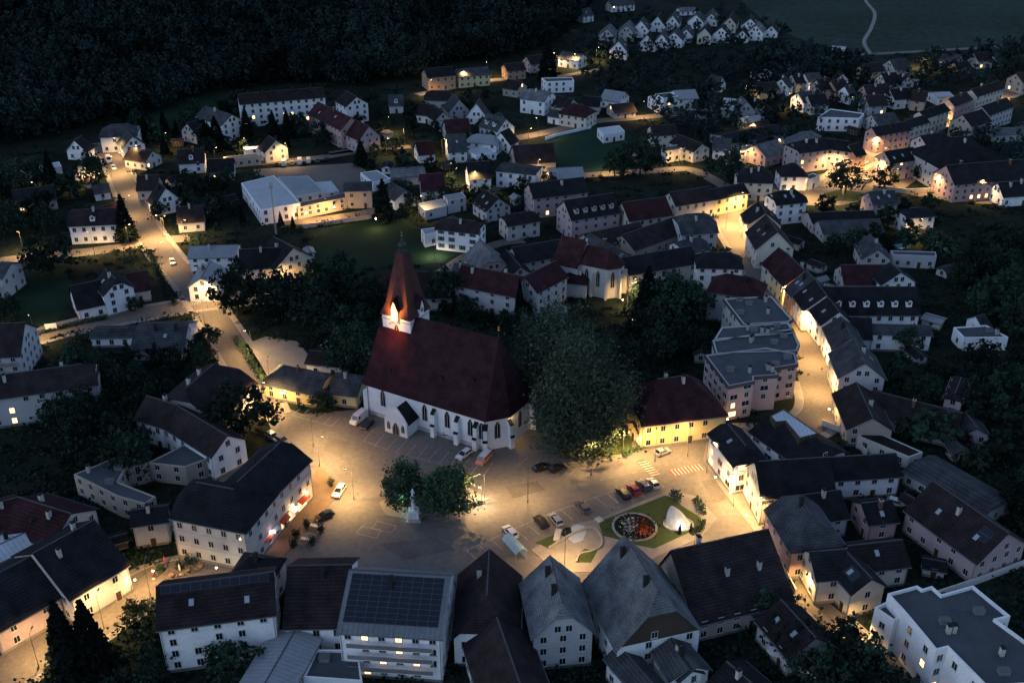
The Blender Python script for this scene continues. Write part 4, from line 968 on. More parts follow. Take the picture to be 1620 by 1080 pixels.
poly('asphalt_patch', [(600,860),(690,850),(720,868),(640,886)], Z2, 'worn_asphalt')
poly('asphalt_patch', [(800,770),(850,760),(862,775),(812,788)], Z2, 'worn_asphalt')
poly('asphalt_patch', [(520,690),(552,700),(540,722),(512,712)], Z2, 'worn_asphalt')
poly('asphalt_patch', [(1110,760),(1135,758),(1150,790),(1128,796)], Z2, 'worn_asphalt')
poly('pool', [(1410,388),(1436,384),(1442,391),(1418,396)], .08, 'pool_water', th=.2)
poly('upper_lawn', [(1300,308),(1330,300),(1368,306),(1352,318),(1312,318)], .14, 'lawn', th=.2)
poly('small_lawn', [(940,700),(1000,690),(1000,715),(955,722)], .14, 'lawn', th=.2)
# --- little park on the square
poly('park_paving', [(840,870),(905,830),(950,820),(1060,775),(1100,785),(1135,820),(1110,850),(1040,880),(1000,905),(880,905)], .125, 'paving', th=.2)
poly('park_lawn', [(946,826),(1052,784),(1070,790),(1078,800),(1110,820),(1100,838),(1035,868),(1005,862),(965,850),(955,848)], .15, 'lawn', th=.2)
poly('park_bed_lawn', [(848,858),(880,845),(884,852),(868,868)], .15, 'lawn', th=.2)
poly('park_bed_lawn', [(912,880),(925,868),(945,872),(935,890),(915,890)], .15, 'lawn', th=.2)
def disc(name, x, y, r, z, m, rim=None):
    c = P(x, y); mb = MB(); mb.lathe([(r, z-.15), (r, z)], m, 28, None, (c.x, c.y))
    if rim: 
        for i in range(28):
            a0, a1 = 2*math.pi*i/28, 2*math.pi*(i+1)/28
            q = [(c.x+rr*math.cos(a), c.y+rr*math.sin(a)) for a, rr in ((a0,r),(a1,r),(a1,r+rim),(a0,r+rim))]
            q = [q[0], q[3], q[2], q[1]]
            mb.add([(p[0],p[1],z+.08) for p in q]+[(p[0],p[1],z-.2) for p in q], [(0,1,2,3),(0,4,5,1),(1,5,6,2),(2,6,7,3),(3,7,4,0)], 'kerb_stone')
    o = mb.build(name); return o
# ------------------------------------------------------------------ parish church
def lancet(w, h, pane, deep=.05):
    mb = MB(); n = 6; hw = w/2
    arc = [(-hw, 0)]+[(-hw+ (hw)*(i/n), h-(w*.95)*(1-math.sin(i/n*math.pi/2))) for i in range(n+1)]
    arc += [(-x, z) for x, z in reversed(arc[:-1])]
    def ring(s, y, mt, cap=False):
        pass
    out = [(x*1.28, z*1.05-.12 if z > 0 else -.14) for x, z in arc]
    k = len(arc)
    vs = [(x, -.06, z) for x, z in out]+[(x, -.06, z) for x, z in arc]+[(x, .02, z) for x, z in out]
    fs = [(i, i+1, k+i+1, k+i) for i in range(k-1)]+[(k-1, 0, k, 2*k-1)]+[(i+1, i, 2*k+i, 2*k+i+1) for i in range(k-1)]
    mb.add(vs, [tuple(reversed(f)) for f in fs], 'render_stone')
    mb.add([(x, -.03, z) for x, z in arc], [tuple(range(k-1,-1,-1))], pane)
    mb.box(-.05,.05,-.07,-.03,0,h*.9,'render_stone')
    return mb.mesh('window')
def church():
    A = P(583,653); B = P(760,710); d = (B-A).normalized(); rz = math.atan2(d.y, d.x)
    root = thing('parish_church', 'white gothic church with huge dark red roof and orange lit bell tower on the square', 'church', A, rz)
    pts = [(0,0),(34.5,0),(38.3,4.5),(38.8,14),(34.5,19.4),(0,19.4)]
    FOOT.append(([tuple((A+Matrix.Rotation(rz,3,'Z') @ Vector((x,y,0)))[:2]) for x, y in pts], 9.2, (-60, 20, 190, 260)))
    he, hr, ym = 9.2, 25.2, 9.7
    w = MB(); w.prism(pts, -.3, he, 'white_plaster')
    w.add([(0,0,he),(0,19.4,he),(0,ym,hr-.1)], [(0,2,1)], 'white_plaster')
    w.box(-.12,36,-.12,0,0,1.1,'grey_plaster')
    w.build('wall', root)
    r = MB(); o = .6; s = (hr-he)/ym; ze = he-o*s*.6
    ep = [(-.5,-o,ze),(34.8,-o,ze),(38.9,4.2,ze),(39.4,14.2,ze),(34.9,20.0,ze),(-.5,20.0,ze),(-.5,ym,hr),(32.6,ym,hr)]
    ep = [(x,y,z+.15) for x,y,z in ep]
    r.shell(ep, [(0,1,7,6),(1,2,7),(2,3,7),(3,4,7),(4,5,6,7)], .3, 'church_tiles')
    ro = r.build('roof', root)
    q = MB(); q.cyl((32.6,ym,hr),(32.6,ym,hr+2.6),.12,.05,'copper'); q.lathe([(.05,hr+2.0),(.3,hr+2.3),(.05,hr+2.6)],'gold',8,None,(32.6,ym)); q.box(32.3,32.9,ym-.05,ym+.05,hr+3.0,hr+3.1,'gold'); q.box(32.55,32.65,ym-.05,ym+.05,hr+2.5,hr+3.5,'gold'); q.build('ridge_cross', ro)
    for (x, y) in ((6,2.2),(20.5,3.2),(29,4)):
        q = MB(); q.box(-.45,.45,-.6,.8,-.5,.55,'anthracite_tiles'); q.build('roof_hatch', ro, (x, y, he+y*s+.1))
    lm = lancet(1.3, 4.5, 'window_glass')
    for x, z in ((4.9,3.6),(17.3,3.2),(23.8,3.2),(30.3,3.0),(33.4,3.0)):
        ob('window', lm, root, (x,-.02,z))
    for (a, b) in ((pts[1],pts[2]),(pts[2],pts[3]),(pts[3],pts[4])):
        mx_, my_ = (a[0]+b[0])/2, (a[1]+b[1])/2
        ob('window', lm, root, (mx_+.03, my_-.02, 3.0), math.atan2(b[1]-a[1], b[0]-a[0]))
    def butt(x, y, a):
        m_ = MB(); m_.box(-.55,.55,-1.5,.1,-.2,3.2,'white_plaster'); m_.box(-.5,.5,-1.1,.1,3.2,6.4,'white_plaster')
        m_.add([(-.62,-1.65,3.1),(.62,-1.65,3.1),(.62,-1.0,3.6),(-.62,-1.0,3.6)],[(0,1,2,3)],'anthracite_tiles')
        m_.add([(-.6,-1.25,6.3),(.6,-1.25,6.3),(.6,.05,7.5),(-.6,.05,7.5)],[(0,1,2,3)],'anthracite_tiles')
        m_.add([(-.5,-1.1,6.4),(-.5,.05,6.4),(-.5,.05,7.4)],[(0,2,1)],'white_plaster'); m_.add([(.5,-1.1,6.4),(.5,.05,6.4),(.5,.05,7.4)],[(0,1,2)],'white_plaster')
        m_.build('buttress', root, (x, y, 0), a)
    for x in (20.2,26.9,32.1): butt(x, 0, 0)
    for i in (1,2,3,4):
        p = pts[i]; a1 = math.atan2(pts[i][1]-pts[i-1][1], pts[i][0]-pts[i-1][0]); a2 = math.atan2(pts[i+1][1]-pts[i][1], pts[i+1][0]-pts[i][0])
        if i == 4: a2 = math.pi
        butt(p[0], p[1], (a1+a2)/2)
    m_ = MB(); m_.box(-1.6,0,-.8,.8,-.2,6.0,'white_plaster'); m_.build('buttress', root, (0, 1.2, 0))
    for x in (.35, 34.4):
        m_ = MB(); m_.cyl((x,-.2,0),(x,-.2,he-.5),.08,.08,'lamp_metal',6); m_.build('downpipe', root)
    # porch
    p = MB(); x0, x1, y0, e2, r2 = 8.6, 15.2, -4.8, 3.9, 7.6; xm = (x0+x1)/2
    p.box(x0,x1,y0,0,-.2,e2,'white_plaster')
    p.add([(x0-.1,y0-.02,e2),(x1+.1,y0-.02,e2),(x1-.9,y0-.02,e2+1.6),(xm+.5,y0-.02,r2+.1),(xm,y0-.02,r2+.7),(xm-.5,y0-.02,r2+.1),(x0+.9,y0-.02,e2+1.6),
           (x0-.1,y0+.3,e2),(x1+.1,y0+.3,e2),(x1-.9,y0+.3,e2+1.6),(xm+.5,y0+.3,r2+.1),(xm,y0+.3,r2+.7),(xm-.5,y0+.3,r2+.1),(x0+.9,y0+.3,e2+1.6)],
          [(0,1,2,3,4,5,6),(13,12,11,10,9,8,7),(0,7,8,1),(1,8,9,2),(2,9,10,3),(3,10,11,4),(4,11,12,5),(5,12,13,6),(6,13,7,0)], 'white_plaster')
    po = p.build('porch', root)
    q = MB(); q.shell([(x0-.4,y0+.3,e2-.2),(xm,y0+.3,r2-.3),(xm,2.5,r2-.3),(x0-.4,.1,e2-.2),(x1+.4,y0+.3,e2-.2),(x1+.4,.1,e2-.2)], [(0,1,2,3),(1,4,5,2)], .2, 'anthracite_tiles'); q.build('roof', po)
    ob('door', lancet(1.7, 3.4, 'door_wood'), po, (xm,y0-.02,.05))
    for x in (x0+1.2, x1-1.2): ob('window', lancet(.8, 2.2, 'window_glass'), po, (x,y0-.02,1.2))
    # tower
    cx, cy_, hw, te = 4.9, 11.5, 4.15, 25.2
    t = MB(); t.box(cx-hw,cx+hw,cy_-hw,cy_+hw,-.2,te,'white_plaster'); t.box(cx-hw-.15,cx+hw+.15,cy_-hw-.15,cy_+hw+.15,te-1.2,te-1.0,'render_stone'); t.box(cx-hw-.25,cx+hw+.25,cy_-hw-.25,cy_+hw+.25,te-.25,te,'render_stone')
    tw = t.build('tower', root)
    s_ = MB(); k = hw+.55; k2 = hw*.78; k3 = 1.35
    lv = [(k, te), (k2+.3, te+3.2), (k3, te+15.8)]
    vs = []
    for (a, z) in lv:
        c = a*.12 if a > 2 else a*.4
        vs += [(cx-a+c,cy_-a,z),(cx+a-c,cy_-a,z),(cx+a,cy_-a+c,z),(cx+a,cy_+a-c,z),(cx+a-c,cy_+a,z),(cx-a+c,cy_+a,z),(cx-a,cy_+a-c,z),(cx-a,cy_-a+c,z)]
    fs = [(l*8+i, l*8+(i+1)%8, (l+1)*8+(i+1)%8, (l+1)*8+i) for l in range(2) for i in range(8)]+[tuple(range(16,24)), tuple(range(7,-1,-1))]
    s_.add(vs, fs, 'spire_tiles'); sp = s_.build('spire', tw)
    f = MB(); z = te+15.8
    f.lathe([(1.5,z),(1.5,z+.25),(.9,z+.3)], 'copper', 8, None, (cx,cy_))
    for i in range(8):
        a = 2*math.pi*i/8; f.cyl((cx+.75*math.cos(a),cy_+.75*math.sin(a),z+.3),(cx+.75*math.cos(a),cy_+.75*math.sin(a),z+1.7),.09,.09,'copper',5)
    f.lathe([(1.1,z+1.7),(1.25,z+2.0),(1.1,z+2.5),(.5,z+2.9),(.35,z+3.2),(.6,z+3.5),(.5,z+3.8),(.12,z+4.1),(.08,z+4.7)], 'copper', 10, None, (cx,cy_))
    f.lathe([(.02,z+4.7),(.28,z+4.95),(.02,z+5.2)], 'gold', 8, None, (cx,cy_)); f.box(cx-.04,cx+.04,cy_-.04,cy_+.04,z+5.1,z+6.4,'gold'); f.box(cx-.4,cx+.4,cy_-.04,cy_+.04,z+5.8,z+5.9,'gold')
    f.v = [(cx+(x-cx)*.85, cy_+(y-cy_)*.85, te+15.8+(zz-te-15.8)*.82) for x, y, zz in f.v]; f.build('lantern', tw)
    def gable_bay(rot, white):
        m_ = MB(); m_.box(-.85,.85,-1.0,1.6,-1.6 if not white else -.2,2.0,'white_plaster')
        m_.add([(-.85,-1.0,2.0),(.85,-1.0,2.0),(0,-1.0,4.2)],[(0,1,2)],'white_plaster')
        b_ = m_.build('tower_bay', tw, (cx+math.sin(rot)*(hw-.3), cy_-math.cos(rot)*(hw-.3), te+.3), rot)
        q_ = MB(); q_.shell([(-1.15,-1.3,1.6),(0,-1.35,4.7),(0,2.6,5.6),(-1.15,1.5,1.6),(1.15,-1.3,1.6),(1.15,1.5,1.6)], [(0,1,2,3),(1,4,5,2)], .15, 'church_tiles'); q_.build('bay_roof', b_) if False else q_.build('tower_bay_roof', tw, b_.location, rot)
        return b_
    gable_bay(0, False); gable_bay(math.pi/2, True); gable_bay(math.pi, True); gable_bay(-math.pi/2, True)
    cr = MB()
    for i in range(4): cr.box(-.8+i*.45,-.55+i*.45,-1.2,-.9,-.35,0,'render_stone')
    cr.box(-1.0,1.0,-1.3,-.9,0,.15,'render_stone'); cr.build('bay_corbel', tw, (cx, cy_-hw+.3, te-1.3))
    bw = lancet(1.5, 2.4, 'shutter_wood'); ob('belfry_window', bw, tw, (cx,cy_-hw-.02,te-4.6)); ob('belfry_window', bw, tw, (cx+hw+.02,cy_,te-4.6), math.pi/2)
    ob('bay_window', lancet(.7, 1.2, 'shutter_wood'), tw, (cx+hw+.8, cy_, te+.9), math.pi/2)
    # lit clock bay: sodium floodlight standing in front of the tower bay
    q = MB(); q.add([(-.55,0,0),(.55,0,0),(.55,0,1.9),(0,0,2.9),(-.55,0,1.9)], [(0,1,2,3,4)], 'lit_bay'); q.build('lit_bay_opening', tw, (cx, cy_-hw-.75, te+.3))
    fl = MB(); fl.box(-.25,.25,-.2,.2,0,.3,'lamp_metal'); fl.cyl((0,.2,.1),(0,1.4,-.3),.05,.05,'lamp_metal',5); fx = fl.build('floodlight', tw, (cx+.0, cy_-hw-2.6, te-.9))
    for (loc, rot, en, col, size) in (((cx-.1, cy_-hw-2.8, te+.9), (R(104), 0, 0), 3800, (1,.34,.05), 118), ((cx, cy_-hw-4.0, te-1.0), (R(88), 0, 0), 420, (1,.42,.13), 100), ((cx+1.2, cy_-hw-1.6, te-.6), (R(-8), R(14), 0), 1500, (1,.17,.035), 112)):
        l = bpy.data.lights.new('flood', 'SPOT'); l.energy = en; l.color = col; l.shadow_soft_size = .3; l.spot_size = R(size); l.spot_blend = .8
        o_ = ob('flood_light', l, tw, loc); o_.rotation_euler = rot
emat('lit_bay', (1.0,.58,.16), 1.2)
church()
t = thing('wooden_cross', 'tall dark wooden cross standing by the church wall', 'cross', P(703,703))
q = MB(); q.box(-.1,.1,-.1,.1,0,3.6,'wood'); q.box(-.9,.9,-.09,.09,2.6,2.78,'wood'); q.build('cross', t)

# monastery chapel with tall apse
def chapel():
    a, b = P(*tp('E',1050,45),15.5), P(*tp('E',1165,68),15.5); a.z = b.z = 0
    d = (b-a).normalized(); rz = math.atan2(d.y, d.x); L = (b-a).length
    root = thing('monastery_chapel', 'tall stone chapel with red roof and polygonal apse among the monastery wings', 'chapel', a, rz)
    FOOT.append(([tuple((a+Matrix.Rotation(rz,3,'Z') @ Vector((x,y,0)))[:2]) for x, y in ((0,-6),(L+14,-6),(L+14,6),(0,6))], 9.5, (a.x-10,a.x+50,a.y-25,a.y+25)))
    w = MB(); w.box(0,L,-6,6,-.3,9.5,'grey_plaster'); w.add([(L,-6,9.5),(L,6,9.5),(L,0,16.2),(0,-6,9.5),(0,6,9.5),(0,0,16.2)],[(0,1,2),(4,3,5)],'grey_plaster')
    w.box(L-.3,L+.25,-.3,.3,9,16.6,'render_stone')
    ap = [(L,-4.6),(L+9,-4.6),(L+12,-1.9),(L+12,1.9),(L+9,4.6),(L,4.6)]
    w.prism(ap,-.3,10.2,'stone_plaster'); w.build('wall', root)
    r = MB(); r.shell([(-.4,-6.5,9.1),(L+.2,-6.5,9.1),(L+.2,0,16.1),(-.4,0,16.1),(-.4,6.5,9.1),(L+.2,6.5,9.1)],[(0,1,2,3),(3,2,5,4)],.25,'dark_red_tiles')
    e = [(x+(.5 if x > L+1 else 0), y*1.1, 10.2) for x, y in ap]+[(L,0,14.6),(L+7.5,0,14.6)]
    r.shell(e,[(0,1,7,6),(1,2,7),(2,3,7),(3,4,7),(4,5,6,7)],.25,'dark_red_tiles'); r.build('roof', root)
    lm = lancet(1.1,5.2,'window_glass')
    for x in (L+2.4,L+6.2): ob('window', lm, root, (x,-4.62,3.6))
    for i in (1,2,3):
        p_, q_ = ap[i], ap[i+1]; ob('window', lm, root, ((p_[0]+q_[0])/2+.02,(p_[1]+q_[1])/2-.02,3.6), math.atan2(q_[1]-p_[1], q_[0]-p_[0]))
    for x, y, an in ((L+.6,-4.6,0),(L+4.3,-4.6,0),(L+9,-4.6,.4),(L+12,-1.9,1.1),(L+12,1.9,2)):
        m_ = MB(); m_.box(-.4,.4,-1.1,.1,-.2,8,'stone_plaster',None,.0); m_.build('buttress', root, (x,y,0), an)
    g2 = wing('E',1090,210,1140,215,(1110,262),5,34,.8,.8)
    M = wing_matrix(root, g2); m_ = MB(); wall_geo(m_, g2, 'grey_plaster', M); c_ = m_.build('side_chapel', root)
    m_ = MB(); roof_geo(m_, g2, 'dark_red_tiles', M); m_.build('side_chapel_roof', c_)
chapel()

# ------------------------------------------------------------------ trees
def rot_quads(c, size, rs, flat_=0.0):
    """one quad per centre, random orientation"""
    n = len(c); a = rs.normal(size=(n,3)); a[:,2] *= (1-flat_); a /= np.linalg.norm(a, axis=1)[:,None]+1e-9
    b = rs.normal(size=(n,3)); b -= (b*a).sum(1)[:,None]*a; b /= np.linalg.norm(b, axis=1)[:,None]+1e-9
    s = size[:,None]
    v = np.stack([c-a*s-b*s*.6, c+a*s-b*s*.6, c+a*s*.7+b*s*.8, c-a*s*.7+b*s*.8], 1).reshape(-1,3)
    return v
def quad_mesh(name, v, m):
    me = bpy.data.meshes.new(name); n = len(v)//4
    me.vertices.add(len(v)); me.vertices.foreach_set('co', v.astype(np.float32).ravel())
    me.loops.add(n*4); me.loops.foreach_set('vertex_index', np.arange(n*4, dtype=np.int32))
    me.polygons.add(n); me.polygons.foreach_set('loop_start', np.arange(0, n*4, 4, dtype=np.int32))
    try: me.polygons.foreach_set('loop_total', np.full(n, 4, dtype=np.int32))
    except Exception: pass
    me.materials.append(MAT[m]); me.update(calc_edges=True); return me
def crown_pts(seed, n_cl, n_leaf, leaf=.32, droop=0.0):
    """unit crown: radius 1 about the axis, z 0..1; leaves gathered in clumps on a lumpy shell"""
    rs = np.random.RandomState(seed)
    u = rs.normal(size=(n_cl,3)); u /= np.linalg.norm(u, axis=1)[:,None]
    rad = rs.uniform(.45, 1.0, n_cl)**.6; u = u*rad[:,None]
    lob = 1+.26*np.sin(3*np.arctan2(u[:,1],u[:,0])+seed)+.16*np.sin(6*u[:,2]+seed*2+2*np.arctan2(u[:,1],u[:,0]))
    c = u*lob[:,None]; c[:,2] = c[:,2]*.5+.5
    c[:,:2] *= (0.75+.5*np.sin(np.clip(c[:,2],0,1)*math.pi))[:,None]*.85
    cl = np.repeat(c, n_leaf, 0); sg = np.repeat(rs.uniform(.10,.20,n_cl), n_leaf)
    off = rs.normal(size=(len(cl),3))*sg[:,None]; off[:,2] *= .5
    if droop: off[:,2] -= np.abs(rs.normal(size=len(cl)))*droop
    return cl+off, rs
def make_crown(name, seed, R_, Hc, n_cl, n_leaf, leaf, m, droop=0.0):
    c, rs = crown_pts(seed, n_cl, n_leaf, leaf, droop)
    c = c*np.array([R_, R_, Hc])
    return quad_mesh(name, rot_quads(c, np.clip(rs.lognormal(-.12,.42,len(c)),.3,2.2)*leaf, rs), m)
def trunk_mesh(h, r, branches=5, seed=1):
    rs = random.Random(seed); mb = MB(); p = Vector((0,0,-.3)); n = 5
    for i in range(n):
        q = Vector((rs.uniform(-.12,.12)*h*.1, rs.uniform(-.12,.12)*h*.1, h*(i+1)/n)); mb.cyl(p, q, r*(1-i/n*.65), r*(1-(i+1)/n*.65), 'bark', 7, cap=False); p = q
    for k in range(branches):
        z = h*rs.uniform(.35,.8); a = rs.uniform(0,6.28); l = h*rs.uniform(.25,.42)
        mb.cyl((0,0,z),(math.cos(a)*l,math.sin(a)*l,z+l*.75),r*.4,r*.08,'bark',5,cap=False)
    return mb.mesh('trunk')
DEC = []
for k in range(6):
    m_ = 'leaf_dark' if k % 3 else 'leaf_mid'
    DEC.append((make_crown('crown', 11+k, 1.0*5, 8.5, 46, 34, .30, m_), trunk_mesh(6.5, .28, 5, k)))
LOW = []
for k in range(4): LOW.append((make_crown('crown', 71+k, 5.0, 8.5, 22, 16, .62, 'leaf_dark' if k % 2 else 'leaf_mid'), trunk_mesh(6.0, .3, 3, k)))
def conifer_crown(seed, n=1900, m='needle', leaf=.34):
    rs = np.random.RandomState(seed); t = rs.uniform(0,1,n)**.72
    lay = np.floor(t*16)/16+rs.uniform(0,.028,n)
    z = 1-lay; r = (lay**.85)*(.55+.45*rs.uniform(0,1,n)**.5)
    a = rs.uniform(0,2*math.pi,n); star = 1+.16*np.cos(a*7+np.floor(t*16)*1.7)
    r = r*star; zz = z-.05*r
    c = np.stack([r*np.cos(a)*2.9, r*np.sin(a)*2.9, zz*14+1.0], 1)
    return quad_mesh('crown', rot_quads(c, rs.uniform(.6,1.3,n)*leaf, rs, .45), m)
CON = [(conifer_crown(k), trunk_mesh(13.5, .26, 0, k)) for k in range(4)]
def tree(x, y, h, w, kind='d', label='', name='leafy_tree', group=None, pos=None, seed=None):
    """base at pixel (x, y) on the ground, height h and crown width w in metres"""
    p = pos or P(x, y); rs = random.Random(int(x*7+y*13)+(seed or 0))
    p = Vector((p.x, p.y, float(hill(p.x, p.y))))
    src = {'d': DEC, 'l': LOW, 'c': CON}[kind]; cm, tm = rs.choice(src)
    rz = rs.uniform(0, 6.28)
    t = thing(name, label, 'tree', p, rz, group)
    if kind == 'c':
        s = (w/5.8, w/5.8, h/15.0); ob('crown', cm, t, None, 0, s); ob('trunk', tm, t, None, 0, (s[2],)*3)
    else:
        ch = h*.84; ob('crown', cm, t, (0,0,h-ch), 0, (w/9.6, w/9.6, ch/8.5)); ob('trunk', tm, t, None, 0, (h/10,)*3)
    return t
T = lambda x, y, h, w, k, label, name=None, group=None: tree(x, y, h, w, k, label, name or ('spruce_tree' if k == 'c' else 'leafy_tree'), group)
T(112,1062,16.5,7.5,'c','left one of the two dark spruces beside the bottom left road')
T(152,1058,16,7.5,'c','right one of the two dark spruces beside the bottom left road')
T(388,694,14.5,14,'d','large dark leafy tree just behind the hotel roof')
T(376,500,16,11.5,'d','tall dark tree at the lit crossroads left of the church')
T(84,436,14,15,'d','big round dark tree beside the left lamp lit road')
T(202,382,17,8,'c','pointed dark spruce in front of the left background lane')
T(392,222,15,7,'c','left one of the dark spruces before the long apartment block')
T(434,220,13,6.5,'c','middle one of the dark spruces before the long apartment block')
T(456,219,13,6.5,'c','right one of the dark spruces before the long apartment block')
T(345,238,15,9,'c','broad dark spruce below the white block with grey gable')
T(328,236,13,8,'c','dark spruce left of the broad one below the white block')
T(232,224,12,8,'c','dark spruce between the hipped villa and the wood')
T(572,262,11,7,'c','dark spruce in front of the red roofed gable house')
T(608,350,16,8,'c','dark spruce right of the works office')
T(866,128,24,11,'c','giant dark spruce standing alone in the far background')
T(1012,280,16,15,'d','large round crowned tree at the corner of the football field')
T(972,284,12,10,'d','smaller round crowned tree left of the big one at the football field')
T(1337,306,12,12,'d','round tree on the lit lawn of the upper square')
T(1398,300,9,9,'d','small round tree before the bright corner of the upper square')
T(1147,292,14,13,'d','tree at the left approach of the upper square')
T(1022,505,17,9,'c','tall dark spruce right of the monastery chapel')
T(1056,512,14,14,'d','broad dark leafy tree touching the tall spruce beside the chapel')
T(822,505,13,3.6,'c','slim dark cypress in front of the second monastery wing','cypress_tree')
T(704,486,12,9,'d','dark tree between spire and long monastery wing')
T(1348,1088,9.5,11.5,'d','large dark tree at the bottom right beside the alley')
T(1250,1035,8,9,'d','leafy garden tree right of the white parasol')
T(1205,985,7,7,'d','small garden tree above the white parasol')
T(250,1068,6,5,'d','bush like tree in front of the strip solar house')
T(365,1075,7,9,'d','dark round tree at the foot of the strip solar house')
T(215,985,5,4,'d','small roundish tree left of the strip solar house')
T(1435,560,8,6,'d','dark tree before the white workshop wall')
T(1475,700,9,11,'l','pale teal leafy shrub tree in the right gardens')
T(1450,285,6,4,'d','little tree next to the upper square car park')
T(870,330,10,9,'d','dark tree in front of the ribbon window tenement')
T(965,345,9,9,'d','dark tree above the tenement roofs')
T(215,492,4.2,4.6,'d','clipped round tree beside the white villa')
T(500,445,7,7,'d','dark bushy tree right of the chalet')
T(512,648,5,6,'d','dark shrub before the yellow lit house')
# the two lit trees on the island and the huge willows
def big_tree(x, y, h, w, m_, label, n_cl, n_leaf, leaf, seed, base=.16, droop=.05, name='leafy_tree'):
    t = thing(name, label, 'tree', P(x, y), seed*.7)
    ob('crown', make_crown('crown', seed, w/2*1.04, h*(1-base), n_cl, n_leaf, leaf, m_, droop), t, (0,0,h*base))
    ob('trunk', trunk_mesh(h*.72, max(.22, h*.025), 9, seed), t)
    return t
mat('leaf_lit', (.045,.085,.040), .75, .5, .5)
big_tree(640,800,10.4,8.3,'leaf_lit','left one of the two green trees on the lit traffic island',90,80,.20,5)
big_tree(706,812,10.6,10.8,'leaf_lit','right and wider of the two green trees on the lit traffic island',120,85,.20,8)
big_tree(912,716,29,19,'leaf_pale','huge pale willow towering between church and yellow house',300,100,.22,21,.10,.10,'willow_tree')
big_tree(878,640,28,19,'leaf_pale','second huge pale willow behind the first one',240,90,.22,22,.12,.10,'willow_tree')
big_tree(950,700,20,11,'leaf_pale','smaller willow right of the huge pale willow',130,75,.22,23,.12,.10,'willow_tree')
big_tree(566,598,16,12,'leaf_mid','leafy tree close to the west wall of the church',110,60,.26,24,.12,.04)

def pip(p, poly):
    return inside((p.x, p.y), poly)
FAR = []
def cluster(poly_px, n, h0, h1, kinds, label, group, seed, sp=5.0, far=False):
    w = [P(x, y) for x, y in poly_px]; pl = [(p.x, p.y) for p in w]; rs = random.Random(seed)
    xs = [p[0] for p in pl]; ys = [p[1] for p in pl]; got = []; tries = 0
    while len(got) < n and tries < n*60:
        tries += 1; p = Vector((rs.uniform(min(xs),max(xs)), rs.uniform(min(ys),max(ys)), 0))
        if not pip(p, pl) or blocked(p.x, p.y, -1) : continue
        if any((p-q).length < sp for q in got) or any(pip(p, r) for r in ROADP): continue
        if blocked(p.x+2.2,p.y,-1) or blocked(p.x-2.2,p.y,-1) or blocked(p.x,p.y+2.2,-1): continue
        got.append(p)
    if far:
        for p in got: FAR.append((p, rs.uniform(h0, h1)))
        return
    qs = [Q(p) for p in got]
    if not qs: return
    x0, x1 = min(q[0] for q in qs), max(q[0] for q in qs); ym = sorted(q[1] for q in qs)[len(qs)//2]
    place = label.split(' ', 2)[2] if label.startswith('dark') else label
    for p, q in zip(got, qs):
        h = rs.uniform(h0, h1); k = rs.choice(kinds); t = (q[0]-x0)/(x1-x0+1e-6)
        side = 'left' if t < .33 else 'right' if t > .67 else 'middle'
        size = 'tall' if h > (h0+h1)/2 else 'lower'
        lb = '%s %s, %s %s of the %s' % (size, 'spruce' if k == 'c' else 'tree', side, 'front' if q[1] > ym else 'back', group)
        tree(p.x, p.y, h, h*(.45 if k == 'c' else rs.uniform(.75,1.05)), k, lb, 'spruce_tree' if k == 'c' else 'leafy_tree', group, p)
def far_trees():
    V_ = []; rs = np.random.RandomState(77); tr = MB()
    for p, h in FAR:
        w = h*rs.uniform(.75,1.05); z = float(hill(p.x, p.y)); c, r2 = crown_pts(int(rs.randint(1e6)), 16, 13, .5)
        c = c*np.array([w*.5, w*.5, h*.82])+np.array([p.x, p.y, z+h*.18]); V_.append(rot_quads(c, rs.uniform(.6,1.3,len(c))*.058*h, rs))
        tr.cyl((p.x,p.y,z-.3),(p.x,p.y,z+h*.5),.25,.12,'bark',5,cap=False)
    o = ob('far_trees', quad_mesh('far_trees', np.concatenate(V_), 'leaf_wood')); o['kind'] = 'stuff'
    o = tr.build('far_tree_trunks', o); o['kind'] = 'stuff'
D_ = 'dlld'
cluster([(420,485),(560,470),(600,480),(590,560),(540,560),(470,500),(410,500)],22,8,14,'dd','dark tree in the dense thicket left of the church','trees of the thicket left of the church',1,5.5)
cluster([(150,575),(245,585),(300,555),(335,540),(340,570),(300,625),(200,640),(140,600)],16,4.5,7.5,'dd','dark tree among the gardens below the left road','garden trees below the left road',2,5.5)
cluster([(130,600),(250,640),(230,760),(120,760),(90,700)],14,8,12,'dd','dark tree beside the left apartment house','trees beside the left apartment house',3,6)
cluster([(700,465),(830,490),(830,530),(700,500)],8,4,7,'d','dark bushy tree in the monastery garden','trees of the monastery garden',4,5)
cluster([(1030,440),(1110,500),(1110,580),(1020,590),(1010,540)],12,7,12,'dd','dark tree between the monastery and the flat apartment houses','trees behind the flat apartment houses',5,6)
cluster([(1330,620),(1620,560),(1680,760),(1560,760),(1500,700),(1400,700)],26,5,10,'dl','dark tree in the gardens at the right edge','garden trees at the right edge',6,6.5)
cluster([(1480,400),(1660,380),(1660,560),(1540,500)],20,7,13,'dl','dark tree behind the white bungalow','trees behind the white bungalow',7,6.5)
cluster([(1280,340),(1480,340),(1480,420),(1290,400)],14,5,9,'dl','dark tree in the yards below the upper square','yard trees below the upper square',8,6.5)
cluster([(1340,1000),(1440,1080),(1480,1150),(1300,1150),(1290,1060)],5,7,10,'d','dark tree along the bottom of the alley','trees along the bottom of the alley',9,6)
cluster([(1560,850),(1700,900),(1700,760),(1590,780)],8,6,9,'d','dark tree behind the pink and cream house','trees behind the pink and cream house',10,6)
cluster([(-20,440),(20,440),(30,530),(-30,560)],4,6,9,'d','dark tree beside the dark lawn at the left edge','trees beside the dark lawn',11,6)
